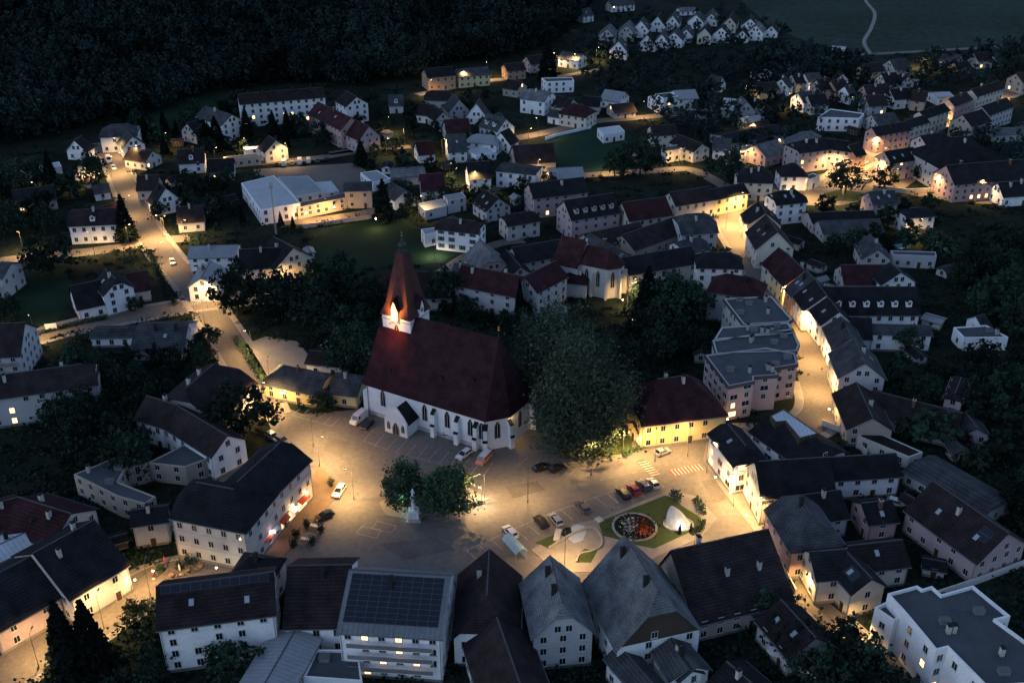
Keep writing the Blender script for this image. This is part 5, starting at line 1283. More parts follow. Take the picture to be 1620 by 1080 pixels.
cluster([(-60,290),(60,280),(150,300),(100,370),(-60,390)],20,8,14,'ldc','dark tree at the left edge behind the upper road','trees at the left edge behind the upper road',12,7)
cluster([(240,290),(400,290),(460,350),(330,365),(240,350)],16,5,9,'ldc','dark tree between the lane and the works yard','trees between lane and works yard',13,7)
cluster([(230,170),(380,175),(490,190),(560,230),(400,245),(260,245),(180,230)],34,5,11,'lcl','dark tree among the houses under the wood','trees among the houses under the wood',14,7)
cluster([(400,325),(465,352),(465,364),(400,352)],6,5,8,'c','dark spruce along the works wall','spruces along the works wall',15,5)
cluster([(560,165),(760,150),(840,200),(780,290),(600,300),(560,250)],40,4,7.5,'lld','dark tree in the middle background gardens','trees of the middle background gardens',16,7.5)
cluster([(610,300),(880,290),(900,340),(820,350),(640,345)],18,4,7,'ldd','dark tree between the gardens and the monastery','trees between gardens and monastery',17,7)
cluster([(880,60),(1000,75),(1180,75),(1240,95),(1180,140),(1060,170),(960,165),(900,110)],75,6,10,'l','dark tree of the wooded belt in the far centre','trees of the far wooded belt',18,7.5,True)
cluster([(1180,90),(1290,95),(1370,105),(1370,140),(1250,150),(1160,130)],40,8,14,'l','dark tree of the belt below the meadow','trees of the belt below the meadow',19,8,True)
cluster([(930,30),(1240,15),(1250,60),(1100,72),(960,60)],30,5,8,'l','dark tree between the houses of the far village','trees of the far village',20,9,True)
cluster([(1050,150),(1180,150),(1300,200),(1250,260),(1120,240),(1050,200)],40,6,12,'ll','dark tree in the upper right gardens','trees of the upper right gardens',21,8,True)
cluster([(1290,120),(1500,120),(1480,150),(1380,190),(1290,170)],26,5,10,'ll','dark tree between the upper right houses','trees between the upper right houses',22,8,True)
cluster([(1450,95),(1640,85),(1640,140),(1560,160),(1460,130)],26,8,14,'l','dark tree at the right end of the town','trees at the right end of the town',23,8,True)
cluster([(1490,230),(1640,210),(1660,330),(1540,300)],18,6,11,'dl','dark tree in the gardens beyond the salmon tenement','trees beyond the salmon tenement',24,7,True)
cluster([(1440,75),(1540,66),(1550,74),(1450,82)],10,6,10,'l','dark tree at the foot of the big meadow','trees at the foot of the meadow',25,6,True)
cluster([(1570,25),(1640,20),(1700,60),(1600,62)],12,8,14,'l','dark tree at the right border of the meadow','trees at the right border of the meadow',26,8,True)
far_trees()
# ---- far wood on the hillside: one mass
def wood():
    rs = np.random.RandomState(9); V_ = []
    n = 0
    while n < 2100:
        x = rs.uniform(-820, 215); y0 = np.interp(x, FX, FY); y = y0+rs.uniform(0,1)**1.3*720-2
        if x > FX[-1]-4: continue
        z = float(hill(x, y))
        q = Q((x, y, z+12))
        if not (-40 < q[0] < 1400 and -60 < q[1] < 300): continue
        far = (y-y0); nl = 210 if far < 150 else 120
        R_ = rs.uniform(3.6,6.2); h = rs.uniform(11,19)
        c, r2 = crown_pts(int(rs.randint(1e6)), 14, nl//14, .5)
        c = c*np.array([R_,R_,h*.8])+np.array([x,y,z+h*.2])
        V_.append(rot_quads(c, rs.uniform(.7,1.4,len(c))*(.62 if nl > 150 else .95), rs)); n += 1
    o = ob('forest', quad_mesh('forest', np.concatenate(V_), 'leaf_wood')); o['kind'] = 'stuff'
wood()
def shrubs():
    rs = np.random.RandomState(4); V_ = []; n = 0
    while n < 2600:
        x_, y_ = rs.uniform(-30,1650), rs.uniform(60,1100)
        p = P(x_, y_)
        if blocked(p.x, p.y, -1) or any(pip(p, r) for r in ROADP): continue
        if blocked(p.x+1.2, p.y, -1) or blocked(p.x, p.y+1.2, -1): continue
        z = float(hill(p.x, p.y))
        if z > 1: n += 1; continue
        s = rs.uniform(.7,2.2); k = int(rs.randint(1,4)); nl = 34
        c = rs.normal(size=(nl,3))*np.array([s*.6*k**.5,s*.6,s*.35]); c[:,2] = np.abs(c[:,2])+.1; c += np.array([p.x,p.y,z])
        V_.append(rot_quads(c, rs.uniform(.6,1.3,nl)*.36, rs)); n += 1
    o = ob('shrubbery', quad_mesh('shrubbery', np.concatenate(V_), 'leaf_dark')); o['kind'] = 'stuff'
shrubs()
def hedge(pts, h, w, label, m_='leaf_mid'):
    w_ = smooth([P(x, y) for x, y in pts], 8); rs = np.random.RandomState(len(label)); C_ = []
    for a, b in zip(w_[:-1], w_[1:]):
        L = (b-a).length; n = int(L*46); t = rs.uniform(0,1,n); d = (b-a).normalized(); q = Vector((-d.y, d.x, 0))
        for i in range(n):
            p = a+(b-a)*t[i]+q*rs.normal()*w*.33; C_.append((p.x, p.y, rs.uniform(.1, h)+rs.normal()*.08))
    c = np.array(C_); o = ob('hedge', quad_mesh('hedge', rot_quads(c, rs.uniform(.6,1.3,len(c))*.2, rs), m_)); tag(o, label, 'hedge')
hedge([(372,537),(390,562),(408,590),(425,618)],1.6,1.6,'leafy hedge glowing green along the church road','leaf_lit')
hedge([(238,402),(252,432),(270,470),(278,484)],1.6,1.4,'dark hedge along the road uphill from the crossroads')
hedge([(60,530),(130,512),(170,505)],1.2,1.2,'low hedge between dark lawn and left road')
hedge([(700,812),(745,802),(764,796)],.8,.9,'low hedge on the lit traffic island')
hedge([(1100,790),(1108,800),(1112,815)],1.1,1.3,'short hedge wrapped behind the white glowing fountain')
hedge([(1092,845),(1108,838),(1112,826)],1.0,1.2,'short hedge in front of the white glowing fountain')
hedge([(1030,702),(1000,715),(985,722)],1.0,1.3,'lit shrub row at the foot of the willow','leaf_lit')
hedge([(1060,788),(1070,785),(1074,796)],2.0,1.2,'dark clipped shrub at the tip of the park lawn')
# ------------------------------------------------------------------ street lamps
ORD = ['first','second','third','fourth','fifth','sixth','seventh','eighth','ninth','tenth','eleventh','twelfth','thirteenth','fourteenth','fifteenth','sixteenth','seventeenth','eighteenth','nineteenth','twentieth','twenty first','twenty second','twenty third','twenty fourth']
def lamp_template(name, h, arm, glow):
    mb = MB(); mb.cyl((0,0,0),(0,0,h),.065,.045,'lamp_metal',8); mb.cyl((0,0,0),(0,0,.9),.13,.11,'lamp_metal',8)
    ar = MB(); ar.cyl((0,0,h-.05),(arm,0,h+.25),.045,.035,'lamp_metal',6)
    hd = MB(); hd.box(arm-.35,arm+.35,-.16,.16,h+.2,h+.34,'lamp_metal',None,.03)
    gl = MB(); gl.box(arm-.28,arm+.28,-.12,.12,h+.155,h+.2,glow)
    return mb.mesh('pole'), ar.mesh('arm'), hd.mesh('lamp_head'), gl.mesh('bulb')
LT = {'w': lamp_template('street_lamp', 8.2, 1.3, 'lamp_glow'), 's': lamp_template('street_lamp', 4.6, .4, 'lamp_white'), 'c': lamp_template('street_lamp', 4.2, .3, 'lamp_cold')}
WARM, WHITEL, COLD = (1.0,.59,.21), (1.0,.84,.55), (.55,1.0,.85)
_LD = {}
def ldata(kind, mult):
    k = (kind, mult)
    if k not in _LD:
        l = bpy.data.lights.new('lamp_light', 'SPOT'); l.energy = LAMP*mult*({'w':5.0,'s':1.7,'c':.9}[kind]); l.color = {'w':WARM,'s':WHITEL,'c':COLD}[kind]
        l.spot_size = R(158); l.spot_blend = .75; l.shadow_soft_size = .18; _LD[k] = l
    return _LD[k]
def hanging_lamp(p, d, mult, label, group, z=7.6):
    q = Vector((-d.y, d.x, 0)); t = thing('hanging_lamp', label, 'street lamp', (p.x, p.y, z), math.atan2(q.y, q.x), group)
    ob('wire', small_mesh('hw', lambda m_: m_.cyl((-6,0,.75),(6,0,.75),.015,.015,'lamp_metal',4)), t)
    ob('lamp_head', small_mesh('hh', lambda m_: (m_.lathe([(.34,0),(.30,.12),(.10,.26),(.03,.75)],'lamp_metal',10))), t)
    ob('bulb', small_mesh('hb', lambda m_: m_.lathe([(.05,-.12),(.22,-.04),(.24,-.005)],'lamp_glow',10)), t)
    k = ('h', round(mult, 2))
    if k not in _LD:
        l = bpy.data.lights.new('lamp_light', 'SPOT'); l.energy = LAMP*mult*4.2; l.color = WARM; l.spot_size = R(156); l.spot_blend = .6; l.shadow_soft_size = .3; _LD[k] = l
    ob('lamp_light', _LD[k], t, (0,0,-.16))
def lamp_row(road, group, pts, gap, mult, z=7.6):
    w = smooth([P(*q) for q in pts], 10); acc = gap*.5; i = 0; n = 0
    names = []
    for a, b in zip(w[:-1], w[1:]):
        L = (b-a).length
        while acc <= L: names.append((a+(b-a)*acc/L, (b-a).normalized())); acc += gap
        acc -= L
    for n, (p, d) in enumerate(names): hanging_lamp(p, d, mult, '%s hanging lamp %s' % (ORD[n], road), group, z)
def pole_row(road, group, pts, gap, mult, side=3.6):
    w = smooth([P(*q) for q in pts], 10); acc = gap*.5; n = 0
    for a, b in zip(w[:-1], w[1:]):
        L = (b-a).length; d = (b-a).normalized(); q = Vector((-d.y, d.x, 0))
        while acc <= L:
            sg = 1 if n % 2 else -1; c = a+d*acc+q*side*sg
            if not blocked(c.x, c.y, 0):
                x, y = Q(c); lamp(x, y, 'w', mult, '%s street lamp %s' % (ORD[n], road), math.degrees(math.atan2(-q.y*sg, -q.x*sg)), group)
            n += 1; acc += gap
        acc -= L
def lamp(x, y, kind, mult, label, ang=None, group=None):
    p = P(x, y); h, arm = {'w':(8.2,1.3),'s':(4.6,.4),'c':(4.2,.3)}[kind]
    t = thing('street_lamp', label, 'street lamp', p, R(ang if ang is not None else (x*37 % 360)), group)
    for nm, me in zip(('pole','arm','lamp_head','bulb'), LT[kind]): ob(nm, me, t)
    if mult > 0: ob('lamp_light', ldata(kind, mult), t, (arm,0,h+.1))
    return t
ORD_ = ['first','second','third','fourth','fifth','sixth','seventh','eighth','ninth','tenth','eleventh','twelfth','thirteenth','fourteenth','fifteenth']
def lamps(road, group, pts, kind='w', mult=1.0):
    for i, q in enumerate(pts):
        lamp(q[0], q[1], kind, mult*(q[2] if len(q) > 2 else 1), '%s street lamp %s' % (ORD[i], road), q[3] if len(q) > 3 else None, group)
lamp_row('over the curved main street counted from its lower end', 'hanging lamps of the curved main street', [(1292,650),(1293,610),(1282,570),(1268,535),(1245,495),(1212,450),(1182,400),(1160,365),(1152,342)], 17, 1.0)
lamp_row('over the bright upper street counted from the bend', 'hanging lamps of the upper street', [(1185,322),(1222,306),(1262,290),(1320,290),(1350,262),(1395,238),(1440,215),(1490,192),(1550,165),(1620,138),(1700,110)], 21, 1.35)
lamps('at the wide bend of the main street', 'street lamps at the street bend', [(1148,362,1.1,30),(1176,338,1.2,200)])
lamps('on the upper square counted from its left side', 'street lamps of the upper square', [(1272,314,1.1),(1315,275,1.0),(1392,266,1.3),(1412,300,.9),(1330,326,.6),(1385,284,1.1),(1470,308,.6),(1545,316,.4)])
lamps('around the main square counted clockwise from the hotel', 'street lamps of the main square', [(506,738,1.1,0),(428,612,.9,90),(415,650,1.0,0),(767,797,.8,200),(985,722,1.1,270),(935,752,.35,90),(835,795,.45,90),(1118,688,1.1,0),(1118,748,.85,0),(1160,800,.8,180),(1206,836,.6,180),(1036,730,.5,90),(1088,722,.5,90),(1098,866,.5,90),(893,900,.7,90),(800,702,.3,0),(560,790,1.1,180),(496,706,.6,90)])
pole_row('along the church road counted up from the square', 'street lamps of the church road', [(398,600),(372,555),(345,512),(325,482),(298,445),(268,412),(240,375),(222,345),(205,310),(190,275),(172,240)], 25, .55)
pole_row('along the left road counted from the left edge', 'street lamps of the left road', [(-20,558),(60,532),(140,512),(230,495),(322,480),(400,470),(470,462),(540,452)], 25, .62)
lamps('along the orange upper left road counted from the left', 'street lamps of the upper left road', [(38,400,.8,270),(150,404,.7),(205,392,1.0),(262,376,1.0),(292,384,.9)], 'w', .9)
lamp_row('over the alley counted from the square', 'hanging lamps of the alley', [(1222,842),(1247,893),(1264,932),(1303,967),(1348,1006),(1400,1058)], 13, .36, 5.2)
lamps('along the bottom left road counted from the left', 'street lamps of the bottom left road', [(62,1056,.8,90),(165,994,.65,90),(238,942,.6,90)])
pole_row('along the works lane counted from the left', 'street lamps of the works lane', [(450,352),(500,348),(560,340),(610,330),(680,318),(760,302),(830,290),(900,280),(960,275),(1040,270),(1090,268),(1130,285)], 30, .8, 2.6)
pole_row('along the lit field road counted from the left', 'street lamps of the field road', [(800,222),(870,208),(935,193),(1010,186),(1080,179),(1130,172),(1180,160)], 30, .8)
lamps('on the lane above the field road', 'street lamps of the upper field lane', [(905,110,1.2),(880,108,.7)])
lamps('near the wood edge counted from the left', 'street lamps near the wood edge', [(680,152,.7),(730,138,.6),(772,124,.9),(882,12,1.0),(943,98,.9),(1442,108,1.2),(1462,112,.9),(1455,246,.3),(615,215,.6),(548,222,.9),(393,250,1.1),(430,252,.8),(455,256,.6)])
lamps('among the back gardens counted from the left', 'street lamps among the back gardens', [(63,322,.5),(136,296,.7),(200,272,.7),(265,242,.4),(215,262,.4),(342,266,.5),(640,232,.45),(612,248,.35),(722,300,.6),(748,302,.5),(662,345,.4),(836,232,.3),(700,250,.3),(1180,215,.4),(1250,175,.5),(1300,150,.5),(1225,250,.4),(1180,262,.5),(712,292,.4),(1448,380,.5),(1008,478,.45),(992,486,.3)])
lamp(628,806,'c',.8,'short lamp with greenish light beside the left island tree',0)
lamp(762,798,'s',.5,'short white lamp glowing through the right island tree',180)
lamp(688,408,'s',.8,'lone lamp on the monastery lane lighting a small bush',90)
lamp(948,712,'s',1.3,'garden lamp lighting the foot of the willow',90)
lamp(862,625,'s',1.5,'lamp glowing behind the willow trunk beside the church',90)
lamp(1252,300,'c',1.4,'green beacon like lamp on the corner of the black pyramid roof house',90)
def wall_lamp(x, y, z, m, label, col=WARM, off=(0,-.6)):
    """a lantern on a facade: pixel of the lantern and its height"""
    p = P(x, y, z); t = thing('wall_lamp', label, 'wall lamp', (p.x+off[0], p.y+off[1], z))
    q = MB(); q.lathe([(.07,-.2),(.16,-.12),(.2,.2),(.05,.3)], 'lamp_glow' if col != COLD else 'lamp_cold', 8); q.build('glass', t)
    q = MB(); q.box(-.03,.03,0,.6,.1,.16,'lamp_metal'); q.lathe([(.22,.22),(.05,.4)], 'lamp_metal', 8); q.build('bracket', t)
    l = bpy.data.lights.new('lamp_light','POINT'); l.energy = LAMP*m*(.30 if y > 370 else .75); l.color = col; l.shadow_soft_size = .2; ob('lamp_light', l, t, (0,-.35,-.1))
wall_lamp(480,778,3.4,.35,'shop lantern on the hotel front near its far corner', WARM, (.8,-.2))
wall_lamp(462,800,3.4,.30,'shop lantern over the hotel middle shop', WARM, (.8,-.2))
wall_lamp(425,838,3.4,.22,'pinkish lantern over the hotel near shop', (1,.5,.45), (.8,-.2))
wall_lamp(343,893,3.6,.55,'white sign lamp on the left side of the hotel', WHITEL, (.1,-.8))
wall_lamp(212,912,3.2,.5,'bright lamp beside the beer garden door', WARM, (.4,-.8))
wall_lamp(240,898,3.0,.35,'orange lamp over the beer garden entrance', (1,.45,.12), (.5,-.8))
wall_lamp(1137,752,3.2,.8,'left lantern on the bright corner building', WARM, (-.8,-.4))
wall_lamp(1161,777,3.2,.9,'right lantern on the bright corner building', WARM, (-.8,-.4))
wall_lamp(1186,812,3.2,.5,'lantern beside the arch of the lit gable townhouse', WARM, (-.8,-.4))
wall_lamp(1150,660,3.4,.5,'lantern at the right end of the yellow house', WARM, (0,-.8))
wall_lamp(1316,645,3.4,.9,'lantern at the lower end of the curved street', (1,.6,.2), (-.8,-.5))
wall_lamp(446,618,3.0,.35,'lantern on the yellow lit house left of the church', WARM, (0,-1.0))
wall_lamp(1010,690,3.0,.4,'lantern by the arched gateway of the yellow house', WARM, (0,-.8))
wall_lamp(985,472,3.0,.5,'lamp on the monastery yard wall', WHITEL, (0,-.8))
wall_lamp(1246,298,6.0,.05,'tiny green beacon at the pyramid roof house', COLD, (0,-.8))
wall_lamp(592,345,4.0,.7,'orange lamp on the works office corner', WARM, (.6,-.6))
wall_lamp(486,334,3.4,1.0,'left orange lamp on the long works building', (1,.5,.15), (0,-1.6))
wall_lamp(530,325,3.4,.9,'right orange lamp on the long works building', (1,.5,.15), (0,-1.6))
wall_lamp(55,318,3.0,.5,'orange lamp at the end of the long left roof', (1,.5,.15), (0,-1.0))
wall_lamp(905,350,3.0,.6,'lamp on the gable of the ribbon window tenement', WARM, (0,-1.0))
wall_lamp(825,286,3.0,.4,'warm lamp on the modern box house', WARM, (0,-1.0))
wall_lamp(700,120,3.0,1.0,'orange lamp on the hostel front', (1,.6,.25), (0,-1.2))
wall_lamp(752,116,3.0,.8,'orange lamp on the hostel annexe', (1,.65,.25), (0,-1.2))
wall_lamp(518,205,3.0,.9,'reddish lamp on the salmon terrace', (1,.4,.3), (.3,-1.2))
wall_lamp(565,212,3.0,.7,'pink lamp at the foot of the red roofed gable house', (1,.35,.4), (-.5,-1.2))

# ------------------------------------------------------------------ vehicles
def car_meshes(kind, colour):
    """length along +X, front at +X"""
    pt = 'paint_'+colour
    if kind == 'van':
        L, Wd, prof, win, H_ = 5.3, 2.0, [(-2.65,.45),(-2.65,1.9),(-2.5,2.35),(-.2,2.5),(1.25,2.35),(1.95,1.45),(2.55,1.15),(2.65,.75),(2.65,.4)], None, 2.5
    elif kind == 'bus':
        L, Wd, prof, win, H_ = 4.9, 1.95, [(-2.45,.4),(-2.45,1.5),(-2.2,2.05),(1.2,2.05),(1.9,1.25),(2.4,1.0),(2.45,.4)], None, 2.05
    elif kind == 'estate':
        L, Wd, prof, win, H_ = 4.6, 1.82, [(-2.3,.4),(-2.3,.95),(-2.2,1.0),(-.0,1.02),(1.0,1.0),(1.2,.98),(2.15,.78),(2.3,.62),(2.3,.35)], [(-2.15,1.0),(-1.75,1.46),(.1,1.50),(1.15,1.0)], 1.5
    else:
        L, Wd, prof, win, H_ = 4.2, 1.78, [(-2.1,.4),(-2.1,.92),(-1.95,.98),(-.0,1.0),(.9,.98),(1.1,.96),(1.95,.76),(2.1,.6),(2.1,.35)], [(-1.85,.98),(-1.25,1.43),(.0,1.46),(1.0,.98)], 1.46
    b = MB(); n = len(prof); hw = Wd/2
    def band(y, inset): return [(x*(1-inset), y, z) for x, z in prof]
    rows = [band(-hw*.86,.03), band(-hw,0.0), band(hw,0.0), band(hw*.86,.03)]
    for r_ in (0, 3): rows[r_] = [(x, y, z+(.0 if z < .5 else .04)) for x, y, z in rows[r_]]
    sides = []
    lows = [(x, 0.28) for x, z in prof]
    vs = []
    for y in (-hw, hw): vs += [(x, y*(1.0 if z < 1.2 else .93 if z < 1.7 else .86), z) for x, z in prof]
    f = [tuple(range(n-1,-1,-1)), tuple(range(n, 2*n))]
    f += [(i, i+1, n+i+1, n+i) for i in range(n-1)]+[(n-1, 0, n, 2*n-1)]
    f[0] = tuple(range(n)); f[1] = tuple(range(2*n-1, n-1, -1))
    f = [tuple(reversed(q)) if i > 1 else q for i, q in enumerate(f)]
    b.add(vs, f, pt)
    b.box(-L/2+.25, L/2-.25, -hw+.1, hw-.1, .2, .45, 'rubber')
    g_ = MB(); r_ = MB()
    if win:
        m_ = len(win); vs = []
        for s in (-1, 1): vs += [(x, s*hw*(.95 if z < 1.2 else .74), z) for x, z in win]
        fs = [(0,1,2,3),(7,6,5,4),(0,4,5,1),(2,6,7,3)]
        g_.add(vs, [tuple(reversed(q)) for q in fs], 'car_glass')
        (x1, z1), (x2, z2) = win[1], win[2]
        r_.box(x1-.05, x2+.05, -hw*.75, hw*.75, z1-.02, z2+.03, pt)
        for s in (-1, 1):
            r_.cyl((win[0][0], s*hw*.94, win[0][1]), (x1, s*hw*.74, z1), .045, .045, pt, 4); r_.cyl((win[3][0], s*hw*.94, win[3][1]), (x2, s*hw*.74, z2), .045, .045, pt, 4)
            xm = (x1+x2)/2; r_.cyl((xm, s*hw*.95, 1.0), (xm, s*hw*.74, z2), .04, .04, pt, 4)
    else:
        t0 = 1.25 if kind == 'bus' else 1.45; t1 = H_-.28
        xf = 1.95 if kind == 'van' else 1.9
        g_.add([(xf-.02,-hw*.9,t0),(xf-.02,hw*.9,t0),(xf-.62,hw*.84,t1),(xf-.62,-hw*.84,t1)], [(0,1,2,3)], 'car_glass') if False else None
        a, c = (prof[4], prof[5]) if kind == 'van' else (prof[3], prof[4])
        e = .03; g_.add([(c[0]+e,-hw*.82,c[1]+e),(c[0]+e,hw*.82,c[1]+e),(a[0]+e,hw*.76,a[1]-.06+e),(a[0]+e,-hw*.76,a[1]-.06+e)], [(0,1,2,3)], 'car_glass')
        for s in (-1, 1):
            rng_ = [(.45,1.3)] if kind == 'van' else [(-2.2,-1.1),(-1.0,.05),(.15,1.3)]
            for (xa, xb) in rng_:
                q = [(xa, s*(hw*.935+.02), t0+.05),(xb, s*(hw*.935+.02), t0+.05),(xb-.15, s*(hw*.88+.02), t1-.1),(xa, s*(hw*.88+.02), t1-.1)]
                if s > 0: q.reverse()
                g_.add(q, [(0,1,2,3)], 'car_glass')
        r_.box(-L/2+.25, a[0]-.1, -hw*.84, hw*.84, H_-.02, H_+.04, 'paint_white' if kind == 'bus' else pt)
    wh = MB(); wh.cyl((0,-.11,0),(0,.11,0),.32,.32,'rubber',14); wh.cyl((0,-.12,0),(0,.12,0),.19,.19,'chrome',10)
    hl = MB(); hl.box(-.06,.05,-.22,.22,-.07,.09,'alu')
    tl = MB(); tl.box(-.03,.06,-.16,.16,-.09,.09,'tail_red')
    return dict(body=b.mesh('body'), windows=g_.mesh('windows'), roof=r_.mesh('roof'), wheel=wh.mesh('wheel'), head=hl.mesh('headlight'), tail=tl.mesh('tail_light'), L=L, W=Wd)
mat('tail_red', (.25,.01,.01), .4, .1)
_CM = {}
def car(x1, y1, x2, y2, kind, colour, label, group=None, name=None, centre=None):
    """rear and front of the car on the photo ground"""
    a, b = P(x1, y1), P(x2, y2); d = (b-a).normalized(); c = (a+b)/2; rz = math.atan2(d.y, d.x)
    k = (kind, colour)
    if k not in _CM: _CM[k] = car_meshes(kind, colour)
    m = _CM[k]; t = thing(name or {'van':'delivery_van','bus':'minibus'}.get(kind, 'parked_car'), label, 'van' if kind == 'van' else 'minibus' if kind == 'bus' else 'car', c+Vector((0,0,.03)), rz, group or 'cars and vans about the town')
    ob('body', m['body'], t); ob('windows', m['windows'], t); ob('roof', m['roof'], t)
    for sx in (-1, 1):
        for sy in (-1, 1): ob('wheel', m['wheel'], t, (sx*m['L']*.31, sy*(m['W']/2-.1), .32))
    for sy in (-1, 1): ob('headlight', m['head'], t, (m['L']/2, sy*m['W']*.34, .66)); ob('tail_light', m['tail'], t, (-m['L']/2, sy*m['W']*.38, .8))
    return t
gp = 'cars parked in the row beside the park'
car(817,856,797,833,'estate','white','white estate car nearest the glass shelter beside the park',gp)
car(866,840,847,817,'estate','black','black car left of the silver one in the middle of the park row',gp)
car(888,836,870,814,'estate','silver','silver car touching the black one in the middle of the park row',gp)
car(931,817,913,794,'estate','grey','dark grey car standing alone in the park row',gp)
car(995,794,977,773,'estate','black','black car at the left of the four close together',gp)
car(1011,787,994,767,'hatch','red','red car second of the four close together',gp)
car(1026,781,1009,761,'estate','blue','dark blue car third of the four close together',gp)
car(1041,777,1025,758,'hatch','silver','silver car at the right end of the park row',gp)
car(842,747,873,738,'estate','black','long black car by the marked bay below the willow')
car(868,748,894,739,'hatch','black','smaller black car behind the long black one below the willow')
car(744,715,724,729,'estate','white','white estate car left of the red minibus by the church')
car(778,717,753,742,'bus','pink','red minibus with white roof parked by the church apse')
car(583,655,553,678,'van','white','white delivery van parked at the church front corner')
car(592,664,570,686,'hatch','black','small black car between the white van and the church porch')
car(545,768,529,792,'estate','white','white car parked before the hotel far corner')
car(530,812,497,826,'hatch','black','round black car parked between the hotel and the benches')
car(424,688,441,699,'estate','silver','silver car half hidden behind the big tree by the hotel')
car(438,694,456,705,'estate','grey','grey car beside the half hidden silver one')
car(270,410,276,424,'hatch','white','white car driving on the road above the crossroads',None,'moving_car')
car(308,427,312,445,'bus','silver','pale minibus standing at the white roadside house')
car(169,250,176,262,'van','white','white van parked on the left lamp lit lane')
car(177,262,183,273,'hatch','white','white small car behind the van on the left lane')
car(1032,724,1064,712,'hatch','silver','car crossing the junction beside the red striped crosswalk',None,'moving_car')
car(1340,1000,1355,1015,'hatch','white','white car half under the tree at the bottom alley')
car(1410,796,1428,802,'estate','white','white car in the yard behind the dark townhouses')
car(1360,262,1374,256,'hatch','white','white car in front of the palace end on the upper square')
car(1365,290,1378,287,'hatch','silver','silver car by the round tree on the upper square')
car(1002,514,1012,508,'estate','silver','silver car in the monastery yard')
gp = 'vans and cars in the works yard row'
for i, (x, y, k, c, nm) in enumerate([(438,262,'hatch','black','black car at the left end of the works yard row'),(449,261,'van','white','first white van in the works yard row'),(462,260,'hatch','silver','silver car between the vans of the works yard row'),(474,259,'van','white','second white van in the works yard row'),(488,257,'bus','white','white minibus in the works yard row'),(502,256,'hatch','grey','grey car in the works yard row'),(516,254,'estate','black','black estate at the right end of the works yard row')]):
    car(x, y+4, x+1, y-4, k, c, nm, gp)

# ------------------------------------------------------------------ markings
def strip(mb, a, b, w, z, m):
    d = (b-a).normalized(); q = Vector((-d.y, d.x, 0))*w/2
    mb.add([(p.x,p.y,z) for p in (a-q, b-q, b+q, a+q)], [(0,1,2,3)], m)
def bays(p, q, n, dx, dy, back=True, z=.035, skip=()):
    mb = MB(); A, B = P(*p), P(*q)
    off = P(p[0]+dx, p[1]+dy)-A
    for i in range(n+1):
        a = A+(B-A)*i/n
        if i in skip: continue
        strip(mb, a, a+off, .12, z, 'road_paint')
    if back: strip(mb, A, B, .12, z+.004, 'road_paint')
    return struct(mb.build('bay_markings'))
bays((738,870),(868,812),7,21,19); bays((868,812),(960,780),5,19,17); bays((960,780),(1032,755),4,18,16)
bays((575,697),(612,711),2,16,-18); bays((626,716),(765,752),8,17,-19); bays((462,657),(524,674),5,14,-12)
bays((820,736),(900,752),4,14,-12,False)
def outline(pts, z=.035):
    mb = MB(); w = [P(*p) for p in pts]
    for i in range(len(w)): strip(mb, w[i], w[(i+1) % len(w)], .12, z+.004*(i % 2), 'road_paint')
    return struct(mb.build('bay_markings'))
outline([(597,824),(628,832),(619,843),(588,836)]); outline([(573,832),(603,838),(596,851),(564,843)])
def zebra(p, q, n, dx, dy, m1='red_paint', m2='road_paint'):
    mb = MB(); A, B = P(*p), P(*q); off = P(p[0]+dx, p[1]+dy)-A; L = (B-A).length; wd = L/n*.46*abs((B-A).normalized().cross(off.normalized()).z)
    for i in range(n):
        a = A+(B-A)*(i+.5)/n; strip(mb, a, a+off, wd*1.15, .058, m1)
        if m2: a = A+(B-A)*(i+1)/n; strip(mb, a, a+off, wd, .05, m2)
    return struct(mb.build('crosswalk'))
zebra((1006,729),(1030,752),7,14,-3); zebra((1056,744),(1104,734),9,8,9); zebra((288,487),(318,480),7,4,-7,'road_paint',None); 
def dashes(pts, n, m='road_paint', z=.032, w=.12, name='lane_marking'):
    w_ = smooth([P(*p) for p in pts], n); mb = MB()
    for i in range(0, len(w_)-1, 2): strip(mb, w_[i], w_[i]+(w_[i+1]-w_[i])*.9, w, z+.02, m)
    return struct(mb.build(name))
dashes([(950,760),(1000,748),(1050,742)],6)
# manhole covers and worn patches
rs_ = random.Random(5)
for i, (x, y) in enumerate([(518,700),(553,728),(563,762),(588,724),(566,780),(772,790),(821,751),(905,765),(680,850),(1150,810),(1125,770),(840,800),(590,870),(700,860),(1290,610),(1285,575),(330,515),(310,470),(1165,360)]):
    c = P(x, y); mb = MB(); mb.lathe([(.36,.0),(.36,.055)], 'lamp_metal', 14, None, (c.x, c.y)); struct(mb.build('manhole_cover'))

